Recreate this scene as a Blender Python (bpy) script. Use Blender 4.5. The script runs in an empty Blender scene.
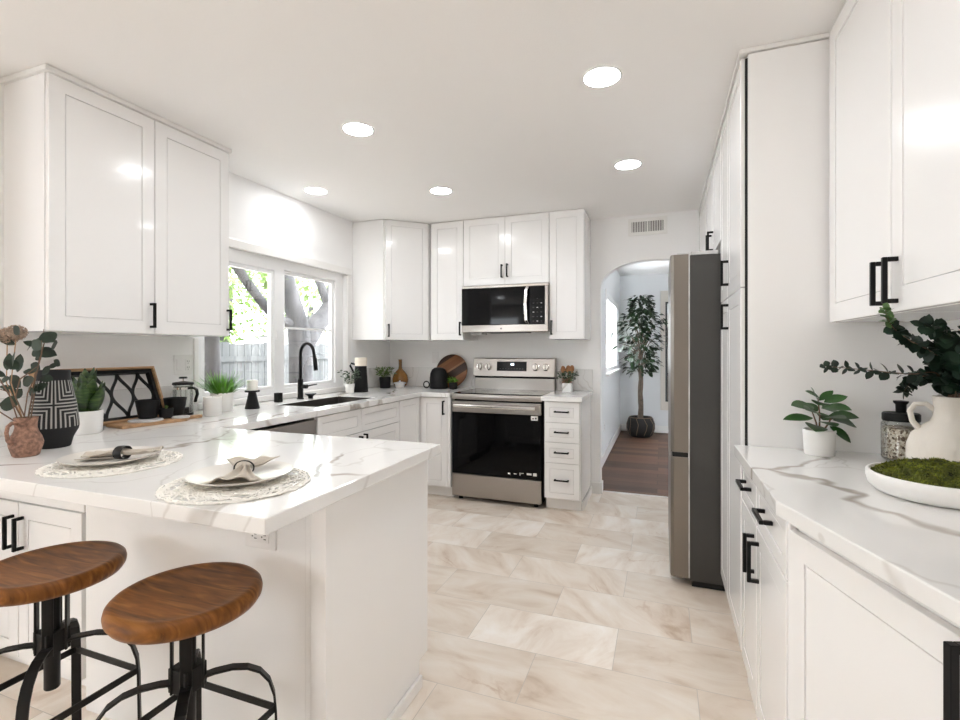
import bpy, bmesh, math, random
from mathutils import Vector, Matrix, noise
random.seed(7)
PI = math.pi
SC = bpy.context.scene
COL = SC.collection

# ------------------------------------------------------------------ camera, world, exposure
CAM_H, YAW = 1.285, math.radians(20.4)
cam_data = bpy.data.cameras.new('camera')
cam_data.sensor_width = 36.0
cam_data.lens = 490.0 / 960.0 * 36.0
cam_data.shift_y = -10.5 / 960.0
cam_data.clip_start = 0.02
cam = bpy.data.objects.new('camera', cam_data)
cam.location = (0, 0, CAM_H)
cam.rotation_euler = (PI / 2, 0, YAW)
COL.objects.link(cam)
SC.camera = cam

world = bpy.data.worlds.new('world')
SC.world = world
world.use_nodes = True
wb = world.node_tree.nodes['Background']
wb.inputs[0].default_value = (0.90, 0.955, 1.0, 1)
wb.inputs[1].default_value = 4.0
LAMP = 24.0
SC.view_settings.view_transform = 'Standard'
SC.view_settings.look = 'None'
SC.view_settings.gamma = 1.0
SC.view_settings.exposure = 1.63
SC.view_settings.use_curve_mapping = False
try:
    SC.cycles.use_denoising = True
    SC.cycles.max_bounces = 16
    SC.cycles.diffuse_bounces = 14
    SC.cycles.transparent_max_bounces = 16
    SC.cycles.sample_clamp_indirect = 12.0
except Exception:
    pass

# ------------------------------------------------------------------ materials
def new_mat(name):
    m = bpy.data.materials.new(name)
    m.use_nodes = True
    nt = m.node_tree
    return m, nt, nt.nodes['Principled BSDF']

def N(nt, kind, **kw):
    n = nt.nodes.new(kind)
    for k, v in kw.items():
        setattr(n, k, v)
    return n

def L(nt, a, b):
    nt.links.new(a, b)

def simple(name, col, rough=0.5, metal=0.0, spec=0.5, coat=0.0, var=0.0, scale=8.0, bump=0.0, bscale=60.0, stretch=None):
    m, nt, p = new_mat(name)
    p.inputs['Base Color'].default_value = (*col, 1)
    p.inputs['Roughness'].default_value = rough
    p.inputs['Metallic'].default_value = metal
    p.inputs['Specular IOR Level'].default_value = spec
    p.inputs['Coat Weight'].default_value = coat
    if coat: p.inputs['Coat Roughness'].default_value = 0.08
    tc = N(nt, 'ShaderNodeTexCoord')
    vec = tc.outputs['Object']
    if stretch:
        mp = N(nt, 'ShaderNodeMapping'); mp.inputs['Scale'].default_value = stretch
        L(nt, vec, mp.inputs[0]); vec = mp.outputs[0]
    if var:
        nz = N(nt, 'ShaderNodeTexNoise'); nz.inputs['Scale'].default_value = scale; nz.inputs['Detail'].default_value = 4
        L(nt, vec, nz.inputs['Vector'])
        rp = N(nt, 'ShaderNodeValToRGB')
        rp.color_ramp.elements[0].position = 0.3; rp.color_ramp.elements[1].position = 0.7
        rp.color_ramp.elements[0].color = (*[c * (1 - var) for c in col], 1)
        rp.color_ramp.elements[1].color = (*[min(1, c * (1 + var)) for c in col], 1)
        L(nt, nz.outputs['Fac'], rp.inputs[0]); L(nt, rp.outputs[0], p.inputs['Base Color'])
    if bump:
        nb = N(nt, 'ShaderNodeTexNoise'); nb.inputs['Scale'].default_value = bscale; nb.inputs['Detail'].default_value = 3
        L(nt, vec, nb.inputs['Vector'])
        bp = N(nt, 'ShaderNodeBump'); bp.inputs['Strength'].default_value = bump; bp.inputs['Distance'].default_value = 0.01
        L(nt, nb.outputs['Fac'], bp.inputs['Height']); L(nt, bp.outputs[0], p.inputs['Normal'])
    return m

def ramp(nt, stops):
    r = N(nt, 'ShaderNodeValToRGB')
    e = r.color_ramp.elements
    while len(e) < len(stops): e.new(0.5)
    for k, (pos, c) in enumerate(stops):
        e[k].position = pos; e[k].color = (*c, 1) if len(c) == 3 else c
    return r

def math_n(nt, op, a=None, b=None, c=None):
    n = N(nt, 'ShaderNodeMath', operation=op)
    for i, v in enumerate((a, b, c)):
        if v is None: continue
        if isinstance(v, (int, float)): n.inputs[i].default_value = v
        else: L(nt, v, n.inputs[i])
    return n.outputs[0]

def mixc(nt, fac, a, b, blend='MIX'):
    n = N(nt, 'ShaderNodeMix', data_type='RGBA', blend_type=blend)
    for idx, v in ((0, fac), (6, a), (7, b)):
        if isinstance(v, (int, float)): n.inputs[idx].default_value = v
        elif isinstance(v, tuple): n.inputs[idx].default_value = (*v, 1)
        else: L(nt, v, n.inputs[idx])
    return n.outputs[2]

M = {}
M['cab'] = simple('white_lacquer', (0.865, 0.86, 0.855), 0.22, coat=0.25)
M['wall'] = simple('wall_paint', (0.88, 0.875, 0.87), 0.6, bump=0.03, bscale=180)
M['ceil'] = simple('ceiling_paint', (0.89, 0.88, 0.87), 0.75, bump=0.05, bscale=120)
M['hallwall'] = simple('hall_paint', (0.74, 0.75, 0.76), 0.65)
M['trim'] = simple('trim_paint', (0.82, 0.81, 0.79), 0.35)
M['vinyl'] = simple('window_vinyl', (0.84, 0.84, 0.84), 0.3)
M['black'] = simple('black_metal', (0.005, 0.005, 0.005), 0.45, spec=0.22)
M['blackcer'] = simple('black_ceramic', (0.006, 0.006, 0.0065), 0.55, spec=0.3, bump=0.1, bscale=90)
M['iron'] = simple('dark_iron', (0.012, 0.011, 0.010), 0.45, metal=0.3, spec=0.35, var=0.3, scale=20)
M['whitecer'] = simple('white_ceramic', (0.80, 0.79, 0.77), 0.35)
M['cream'] = simple('cream_clay', (0.74, 0.69, 0.62), 0.75, bump=0.25, bscale=25, stretch=(3, 3, 0.6))
M['creamlid'] = simple('cream_lid', (0.78, 0.70, 0.60), 0.5)
M['plate'] = simple('stoneware_plate', (0.70, 0.67, 0.63), 0.25)
M['napkin'] = simple('linen', (0.50, 0.45, 0.385), 0.9, bump=0.25, bscale=350)
M['mat'] = simple('paper_cord', (0.88, 0.86, 0.81), 0.8)
M['terra'] = simple('terracotta', (0.27, 0.15, 0.105), 0.85, var=0.5, scale=90, bump=0.15, bscale=160)
M['glassblack'] = simple('black_glass', (0.003, 0.003, 0.0035), 0.05, spec=0.16)
M['display'] = simple('black_panel', (0.004, 0.004, 0.005), 0.15, spec=0.2)
M['fridgeside'] = simple('fridge_side_grey', (0.046, 0.044, 0.041), 0.45, var=0.06, scale=300)
M['chrome'] = simple('chrome', (0.8, 0.78, 0.75), 0.12, metal=1.0)
M['sink'] = simple('sink_steel', (0.085, 0.075, 0.066), 0.4, metal=0.5)
M['dark'] = simple('dark_gap', (0.01, 0.01, 0.01), 0.8)
M['plastic'] = simple('white_plastic', (0.80, 0.79, 0.78), 0.3)
M['socket'] = simple('socket_dark', (0.05, 0.05, 0.05), 0.6)
M['soil'] = simple('soil', (0.035, 0.025, 0.018), 0.95, bump=0.6, bscale=80)
M['candle'] = simple('candle_wax', (0.82, 0.79, 0.74), 0.5)
M['stem'] = simple('brown_stem', (0.16, 0.095, 0.06), 0.7)
M['greenstem'] = simple('green_stem', (0.09, 0.14, 0.05), 0.6)
M['euca'] = simple('eucalyptus_leaf', (0.022, 0.036, 0.022), 0.5, spec=0.3, var=0.5, scale=20)
M['eucadark'] = simple('dark_eucalyptus_leaf', (0.010, 0.026, 0.014), 0.5, spec=0.35, var=0.6, scale=18)
M['eucatip'] = simple('young_eucalyptus_leaf', (0.07, 0.15, 0.04), 0.5, var=0.4, scale=30)
M['rubber'] = simple('fig_leaf', (0.02, 0.085, 0.010), 0.35, var=0.5, scale=14)
M['grass'] = simple('grass_blade', (0.10, 0.30, 0.018), 0.45, var=0.5, scale=16)
M['herb'] = simple('herb_leaf', (0.10, 0.17, 0.035), 0.55, var=0.4, scale=30)
M['sage'] = simple('sage_leaf', (0.055, 0.09, 0.05), 0.6, var=0.5, scale=40)
M['ficus'] = simple('ficus_leaf', (0.010, 0.026, 0.008), 0.35, var=0.7, scale=10)
M['treeleaf'] = simple('tree_leaf', (0.17, 0.27, 0.06), 0.6, var=0.4, scale=1.5)
M['bark'] = simple('tree_bark', (0.060, 0.057, 0.058), 0.9, var=0.6, scale=7, bump=0.9, bscale=14, stretch=(1, 1, 0.3))
M['trunk'] = simple('ficus_trunk', (0.13, 0.095, 0.07), 0.8, var=0.35, scale=25)
M['basket'] = simple('black_basket', (0.018, 0.016, 0.015), 0.7, bump=0.6, bscale=50)
M['cord'] = simple('basket_cord', (0.22, 0.15, 0.10), 0.8)
M['lightwood'] = simple('light_wood', (0.42, 0.25, 0.13), 0.5, var=0.25, scale=6, stretch=(8, 1, 8))
M['spoon'] = simple('beech_wood', (0.36, 0.165, 0.065), 0.55, var=0.25, scale=12, stretch=(6, 6, 1))
M['amber'] = simple('amber_glass', (0.27, 0.115, 0.018), 0.08, coat=0.5)
M['flower'] = simple('dried_flower', (0.34, 0.25, 0.19), 0.9, var=0.5, scale=90)
M['pampas'] = simple('dried_grass', (0.42, 0.33, 0.20), 0.9)
M['mosspad'] = simple('moss', (0.08, 0.092, 0.012), 0.95, var=0.7, scale=22, bump=1.0, bscale=160)
M['mossdark'] = simple('moss_sprig', (0.15, 0.17, 0.016), 0.95, var=0.9, scale=30)
M['ground'] = simple('garden_ground', (0.08, 0.07, 0.05), 0.95, var=0.3, scale=2)
M['shed'] = simple('shed_wall', (0.45, 0.45, 0.45), 0.7)
M['cream_frame'] = simple('frame_cream', (0.66, 0.61, 0.55), 0.5)
M['mirror'] = simple('mirror_glass', (0.82, 0.84, 0.85), 0.03, metal=1.0)
M['coaster'] = simple('grey_marble', (0.62, 0.61, 0.61), 0.35, var=0.2, scale=15)
M['coffee'] = simple('ground_coffee', (0.02, 0.012, 0.008), 0.9)
M['cable'] = simple('white_enamel_ring', (0.85, 0.85, 0.84), 0.4)  # plain white enamel, no emission

def emis(name, col, s):
    m, nt, p = new_mat(name)
    p.inputs['Base Color'].default_value = (0.8, 0.8, 0.8, 1)
    p.inputs['Emission Color'].default_value = (*col, 1)
    p.inputs['Emission Strength'].default_value = s
    return m
M['lamp'] = emis('lit_diffuser', (0.95, 0.975, 1.0), LAMP)
M['digits'] = emis('clock_digits', (0.6, 0.8, 1.0), 1.4)

def glass(name, refl=0.08, tint=(1, 1, 1)):
    m = bpy.data.materials.new(name); m.use_nodes = True
    nt = m.node_tree; nt.nodes.remove(nt.nodes['Principled BSDF'])
    out = nt.nodes['Material Output']
    t = N(nt, 'ShaderNodeBsdfTransparent'); t.inputs[0].default_value = (*tint, 1)
    g = N(nt, 'ShaderNodeBsdfGlossy'); g.inputs['Roughness'].default_value = 0.02
    fr = N(nt, 'ShaderNodeFresnel'); fr.inputs[0].default_value = 1.45
    k = math_n(nt, 'MULTIPLY', fr.outputs[0], refl / 0.04)
    k2 = math_n(nt, 'MINIMUM', k, 0.6)
    mx = N(nt, 'ShaderNodeMixShader')
    L(nt, k2, mx.inputs[0]); L(nt, t.outputs[0], mx.inputs[1]); L(nt, g.outputs[0], mx.inputs[2])
    L(nt, mx.outputs[0], out.inputs[0])
    return m
M['pane'] = glass('window_glass', 0.006)
M['clear'] = glass('clear_glass', 0.03, (0.975, 0.98, 0.975))

def steel(name, col, rough=0.3, axis=(1, 1, 60)):
    m, nt, p = new_mat(name)
    p.inputs['Metallic'].default_value = 1.0
    p.inputs['Base Color'].default_value = (*col, 1)
    tc = N(nt, 'ShaderNodeTexCoord'); mp = N(nt, 'ShaderNodeMapping'); mp.inputs['Scale'].default_value = axis
    L(nt, tc.outputs['Object'], mp.inputs[0])
    nz = N(nt, 'ShaderNodeTexNoise'); nz.inputs['Scale'].default_value = 8; nz.inputs['Detail'].default_value = 5
    L(nt, mp.outputs[0], nz.inputs['Vector'])
    r = math_n(nt, 'MULTIPLY_ADD', nz.outputs['Fac'], 0.06, rough - 0.03)
    L(nt, r, p.inputs['Roughness'])
    bp = N(nt, 'ShaderNodeBump'); bp.inputs['Strength'].default_value = 0.02; bp.inputs['Distance'].default_value = 0.001
    L(nt, nz.outputs['Fac'], bp.inputs['Height']); L(nt, bp.outputs[0], p.inputs['Normal'])
    return m
M['steel'] = steel('brushed_steel', (0.42, 0.39, 0.36), 0.30)
M['fridgedoor'] = steel('fridge_steel', (0.25, 0.225, 0.20), 0.36, (60, 60, 1))

def marble():
    m, nt, p = new_mat('veined_quartz')
    tc = N(nt, 'ShaderNodeTexCoord')
    pos = tc.outputs['Object']
    w = N(nt, 'ShaderNodeTexNoise'); w.inputs['Scale'].default_value = 1.6; w.inputs['Detail'].default_value = 4
    L(nt, pos, w.inputs['Vector'])
    wv = N(nt, 'ShaderNodeVectorMath', operation='MULTIPLY_ADD')
    L(nt, w.outputs['Color'], wv.inputs[0]); wv.inputs[1].default_value = (0.75, 0.75, 0.75); L(nt, pos, wv.inputs[2])
    def veins(scale, width, seed):
        mp = N(nt, 'ShaderNodeMapping'); mp.inputs['Location'].default_value = (seed, seed * 1.7, seed * 0.3)
        mp.inputs['Rotation'].default_value = (0, 0, 0.6 + seed)
        mp.inputs['Scale'].default_value = (1, 0.55, 0)
        L(nt, wv.outputs[0], mp.inputs[0])
        v = N(nt, 'ShaderNodeTexVoronoi', feature='DISTANCE_TO_EDGE'); v.inputs['Scale'].default_value = scale
        L(nt, mp.outputs[0], v.inputs['Vector'])
        r = ramp(nt, [(0.0, (1, 1, 1)), (width * 0.5, (0.7, 0.7, 0.7)), (width, (0, 0, 0))])
        L(nt, v.outputs[0], r.inputs[0])
        return r.outputs[0]
    msk = N(nt, 'ShaderNodeTexNoise'); msk.inputs['Scale'].default_value = 2.6; L(nt, pos, msk.inputs['Vector'])
    mr = ramp(nt, [(0.40, (0, 0, 0)), (0.56, (1, 1, 1))]); L(nt, msk.outputs['Fac'], mr.inputs[0])
    a = math_n(nt, 'MULTIPLY', veins(1.35, 0.017, 0.0), mr.outputs[0])
    b = math_n(nt, 'MULTIPLY', veins(2.9, 0.010, 3.1), 0.30)
    fac = math_n(nt, 'MINIMUM', math_n(nt, 'ADD', math_n(nt, 'MULTIPLY', a, 0.95), b), 0.9)
    cl = N(nt, 'ShaderNodeTexNoise'); cl.inputs['Scale'].default_value = 3.0; L(nt, pos, cl.inputs['Vector'])
    base = mixc(nt, cl.outputs['Fac'], (0.77, 0.765, 0.755), (0.84, 0.835, 0.825))
    c = mixc(nt, fac, base, (0.36, 0.32, 0.28))
    L(nt, c, p.inputs['Base Color'])
    p.inputs['Roughness'].default_value = 0.10
    return m
M['marble'] = marble()

def tile():
    m, nt, p = new_mat('travertine_tile')
    g = N(nt, 'ShaderNodeNewGeometry')
    mp = N(nt, 'ShaderNodeMapping'); mp.inputs['Location'].default_value = (0.5 + 0.3115 + 0.623 * 20, -1.712 + 0.3115 * 40, 0)
    L(nt, g.outputs['Position'], mp.inputs[0])
    def brick(c1, c2, mort):
        b = N(nt, 'ShaderNodeTexBrick'); b.offset = 0.5; b.offset_frequency = 2
        b.inputs['Scale'].default_value = 1.0
        b.inputs['Brick Width'].default_value = 0.623; b.inputs['Row Height'].default_value = 0.3115
        b.inputs['Mortar Size'].default_value = 0.0013; b.inputs['Mortar Smooth'].default_value = 0.1
        b.inputs['Color1'].default_value = (*c1, 1); b.inputs['Color2'].default_value = (*c2, 1); b.inputs['Mortar'].default_value = (*mort, 1)
        L(nt, mp.outputs[0], b.inputs['Vector'])
        return b
    bk = brick((0, 0, 0), (1, 1, 1), (0.5, 0.5, 0.5))
    rnd = N(nt, 'ShaderNodeSeparateColor'); L(nt, bk.outputs['Color'], rnd.inputs[0])
    rv = rnd.outputs[0]
    off = N(nt, 'ShaderNodeCombineXYZ')
    L(nt, math_n(nt, 'MULTIPLY', rv, 37.0), off.inputs[0]); L(nt, math_n(nt, 'MULTIPLY', rv, 91.0), off.inputs[1])
    ps = N(nt, 'ShaderNodeVectorMath', operation='ADD'); L(nt, g.outputs['Position'], ps.inputs[0]); L(nt, off.outputs[0], ps.inputs[1])
    vr_ = N(nt, 'ShaderNodeVectorRotate', rotation_type='Z_AXIS'); L(nt, ps.outputs[0], vr_.inputs['Vector']); L(nt, math_n(nt, 'MULTIPLY_ADD', rv, 2.4, -0.4), vr_.inputs['Angle'])
    rot = N(nt, 'ShaderNodeMapping'); rot.inputs['Scale'].default_value = (1.0, 2.3, 1)
    L(nt, vr_.outputs[0], rot.inputs[0])
    n1 = N(nt, 'ShaderNodeTexNoise'); n1.inputs['Scale'].default_value = 2.6; n1.inputs['Detail'].default_value = 9; n1.inputs['Roughness'].default_value = 0.58; n1.inputs['Distortion'].default_value = 0.9
    L(nt, rot.outputs[0], n1.inputs['Vector'])
    base = ramp(nt, [(0.27, (0.56, 0.43, 0.325)), (0.40, (0.73, 0.635, 0.545)), (0.52, (0.81, 0.735, 0.655)), (0.70, (0.88, 0.835, 0.785))])
    L(nt, n1.outputs['Fac'], base.inputs[0])
    # thin ochre veins
    n2 = N(nt, 'ShaderNodeTexNoise'); n2.inputs['Scale'].default_value = 1.7; n2.inputs['Detail'].default_value = 8; n2.inputs['Distortion'].default_value = 0.6
    L(nt, rot.outputs[0], n2.inputs['Vector'])
    d = math_n(nt, 'ABSOLUTE', math_n(nt, 'SUBTRACT', n2.outputs['Fac'], 0.5))
    vr = ramp(nt, [(0.0, (1, 1, 1)), (0.012, (0, 0, 0))]); L(nt, d, vr.inputs[0])
    n3 = N(nt, 'ShaderNodeTexNoise'); n3.inputs['Scale'].default_value = 3.0; L(nt, ps.outputs[0], n3.inputs['Vector'])
    m3 = ramp(nt, [(0.55, (0, 0, 0)), (0.68, (1, 1, 1))]); L(nt, n3.outputs['Fac'], m3.inputs[0])
    vf = math_n(nt, 'MULTIPLY', math_n(nt, 'MULTIPLY', vr.outputs[0], m3.outputs[0]), 0.7)
    c = mixc(nt, vf, base.outputs[0], (0.52, 0.36, 0.25))
    tint = ramp(nt, [(0.0, (0.92, 0.90, 0.87)), (0.55, (1.0, 0.985, 0.965)), (1.0, (1.10, 1.12, 1.14))]); L(nt, rv, tint.inputs[0])
    c = mixc(nt, 1.0, c, tint.outputs[0], 'MULTIPLY')
    c = mixc(nt, bk.outputs['Fac'], c, (0.56, 0.51, 0.46))
    L(nt, c, p.inputs['Base Color'])
    p.inputs['Roughness'].default_value = 0.36
    bp = N(nt, 'ShaderNodeBump'); bp.inputs['Strength'].default_value = 0.25; bp.inputs['Distance'].default_value = 0.002; bp.invert = True
    L(nt, bk.outputs['Fac'], bp.inputs['Height']); L(nt, bp.outputs[0], p.inputs['Normal'])
    return m
M['tile'] = tile()

def planks(name, dark, light, w, h, rough, bw=(0.3, 0.3, 0.3), vertical=False, axis='XY'):
    m, nt, p = new_mat(name)
    g = N(nt, 'ShaderNodeNewGeometry')
    sx = N(nt, 'ShaderNodeSeparateXYZ'); L(nt, g.outputs['Position'], sx.inputs[0])
    cb = N(nt, 'ShaderNodeCombineXYZ')
    if axis == 'XY': L(nt, sx.outputs[0], cb.inputs[0]); L(nt, sx.outputs[1], cb.inputs[1])
    else: L(nt, sx.outputs[2], cb.inputs[0]); L(nt, sx.outputs[1], cb.inputs[1])
    mp = N(nt, 'ShaderNodeMapping'); mp.inputs['Location'].default_value = (20, 20, 0); L(nt, cb.outputs[0], mp.inputs[0])
    b = N(nt, 'ShaderNodeTexBrick'); b.offset = 0.37; b.offset_frequency = 2
    b.inputs['Scale'].default_value = 1.0; b.inputs['Brick Width'].default_value = w; b.inputs['Row Height'].default_value = h
    b.inputs['Mortar Size'].default_value = 0.0018
    b.inputs['Color1'].default_value = (0, 0, 0, 1); b.inputs['Color2'].default_value = (1, 1, 1, 1)
    L(nt, mp.outputs[0], b.inputs['Vector'])
    st = N(nt, 'ShaderNodeMapping'); st.inputs['Scale'].default_value = (1.2, 22, 1); L(nt, cb.outputs[0], st.inputs[0])
    nz = N(nt, 'ShaderNodeTexNoise'); nz.inputs['Scale'].default_value = 2; nz.inputs['Detail'].default_value = 5; L(nt, st.outputs[0], nz.inputs['Vector'])
    sc = N(nt, 'ShaderNodeSeparateColor'); L(nt, b.outputs['Color'], sc.inputs[0])
    f = math_n(nt, 'ADD', math_n(nt, 'MULTIPLY', sc.outputs[0], 0.45), math_n(nt, 'MULTIPLY', nz.outputs['Fac'], 0.6))
    r = ramp(nt, [(0.2, dark), (0.85, light)]); L(nt, f, r.inputs[0])
    c = mixc(nt, b.outputs['Fac'], r.outputs[0], tuple(x * 0.4 for x in dark))
    L(nt, c, p.inputs['Base Color']); p.inputs['Roughness'].default_value = rough
    return m
M['hallfloor'] = planks('walnut_planks', (0.055, 0.025, 0.014), (0.19, 0.098, 0.060), 1.2, 0.145, 0.5)
M['fencewood'] = planks('weathered_fence', (0.075, 0.078, 0.078), (0.20, 0.20, 0.195), 6.0, 0.14, 0.9, axis='ZY')

def seatwood():
    m, nt, p = new_mat('walnut_seat')
    tc = N(nt, 'ShaderNodeTexCoord')
    mp = N(nt, 'ShaderNodeMapping'); mp.inputs['Rotation'].default_value = (0, 0, 0.25); mp.inputs['Scale'].default_value = (2.0, 16, 6)
    L(nt, tc.outputs['Object'], mp.inputs[0])
    nz = N(nt, 'ShaderNodeTexNoise'); nz.inputs['Scale'].default_value = 2.2; nz.inputs['Detail'].default_value = 6; nz.inputs['Distortion'].default_value = 1.5
    L(nt, mp.outputs[0], nz.inputs['Vector'])
    r = ramp(nt, [(0.28, (0.045, 0.014, 0.003)), (0.43, (0.14, 0.050, 0.011)), (0.57, (0.215, 0.080, 0.017)), (0.72, (0.33, 0.14, 0.034))])
    L(nt, nz.outputs['Fac'], r.inputs[0]); L(nt, r.outputs[0], p.inputs['Base Color'])
    p.inputs['Roughness'].default_value = 0.36; p.inputs['Specular IOR Level'].default_value = 0.2
    return m
M['seat'] = seatwood()

def stripes_board():
    m, nt, p = new_mat('striped_board')
    tc = N(nt, 'ShaderNodeTexCoord')
    mp = N(nt, 'ShaderNodeMapping'); mp.inputs['Rotation'].default_value = (0, math.radians(33), 0)
    L(nt, tc.outputs['Object'], mp.inputs[0])
    sx = N(nt, 'ShaderNodeSeparateXYZ'); L(nt, mp.outputs[0], sx.inputs[0])
    f = math_n(nt, 'FRACT', math_n(nt, 'MULTIPLY_ADD', sx.outputs[2], 5.2, 10.3))
    r = ramp(nt, [(0.0, (0.035, 0.012, 0.006)), (0.30, (0.30, 0.15, 0.075)), (0.40, (0.20, 0.075, 0.028)), (0.72, (0.24, 0.10, 0.04)), (0.9, (0.05, 0.018, 0.008))])
    r.color_ramp.interpolation = 'CONSTANT'
    L(nt, f, r.inputs[0])
    L(nt, r.outputs[0], p.inputs['Base Color']); p.inputs['Roughness'].default_value = 0.45
    return m
M['board'] = stripes_board()

def vase_pattern(theta0):
    m, nt, p = new_mat('carved_black_vase')
    tc = N(nt, 'ShaderNodeTexCoord'); sx = N(nt, 'ShaderNodeSeparateXYZ'); L(nt, tc.outputs['Object'], sx.inputs[0])
    th = math_n(nt, 'ARCTAN2', sx.outputs[1], sx.outputs[0])
    t = math_n(nt, 'ADD', math_n(nt, 'SUBTRACT', th, theta0), PI * 2 + PI / 4)
    t = math_n(nt, 'SUBTRACT', math_n(nt, 'FLOORED_MODULO', t, PI / 2), PI / 4)
    a = math_n(nt, 'MULTIPLY', math_n(nt, 'ABSOLUTE', t), 0.070)
    b = math_n(nt, 'ABSOLUTE', math_n(nt, 'SUBTRACT', sx.outputs[2], 0.163))
    q = math_n(nt, 'MINIMUM', a, b)
    fr = math_n(nt, 'FRACT', math_n(nt, 'MULTIPLY_ADD', q, 1 / 0.0132, 0.75))
    line = math_n(nt, 'LESS_THAN', fr, 0.38)
    z1 = math_n(nt, 'GREATER_THAN', sx.outputs[2], 0.078); z2 = math_n(nt, 'LESS_THAN', sx.outputs[2], 0.254)
    fac = math_n(nt, 'MULTIPLY', math_n(nt, 'MULTIPLY', z1, z2), line)
    c = mixc(nt, fac, (0.006, 0.006, 0.0065), (0.36, 0.35, 0.33))
    L(nt, c, p.inputs['Base Color']); p.inputs['Roughness'].default_value = 0.75
    return m
M['vasepat'] = vase_pattern(math.radians(-29))

def snake():
    m, nt, p = new_mat('snake_plant_leaf')
    tc = N(nt, 'ShaderNodeTexCoord')
    mp = N(nt, 'ShaderNodeMapping'); mp.inputs['Scale'].default_value = (14, 14, 60); L(nt, tc.outputs['Object'], mp.inputs[0])
    nz = N(nt, 'ShaderNodeTexNoise'); nz.inputs['Scale'].default_value = 1.4; nz.inputs['Detail'].default_value = 3; L(nt, mp.outputs[0], nz.inputs['Vector'])
    r = ramp(nt, [(0.35, (0.005, 0.016, 0.003)), (0.5, (0.018, 0.05, 0.006)), (0.66, (0.06, 0.105, 0.02))])
    L(nt, nz.outputs['Fac'], r.inputs[0]); L(nt, r.outputs[0], p.inputs['Base Color']); p.inputs['Roughness'].default_value = 0.4
    return m
M['snake'] = snake()

def seeds():
    m, nt, p = new_mat('mixed_seeds')
    tc = N(nt, 'ShaderNodeTexCoord')
    v = N(nt, 'ShaderNodeTexVoronoi'); v.inputs['Scale'].default_value = 170; L(nt, tc.outputs['Object'], v.inputs['Vector'])
    sc = N(nt, 'ShaderNodeSeparateColor'); L(nt, v.outputs['Color'], sc.inputs[0])
    r = ramp(nt, [(0.0, (0.10, 0.06, 0.04)), (0.25, (0.34, 0.26, 0.18)), (0.5, (0.60, 0.53, 0.43)), (1.0, (0.74, 0.69, 0.60))])
    L(nt, sc.outputs[0], r.inputs[0]); L(nt, r.outputs[0], p.inputs['Base Color']); p.inputs['Roughness'].default_value = 0.7
    bp = N(nt, 'ShaderNodeBump'); bp.inputs['Strength'].default_value = 0.8; bp.inputs['Distance'].default_value = 0.004; bp.invert = True
    L(nt, v.outputs['Distance'], bp.inputs['Height']); L(nt, bp.outputs[0], p.inputs['Normal'])
    return m
M['seeds'] = seeds()

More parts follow.
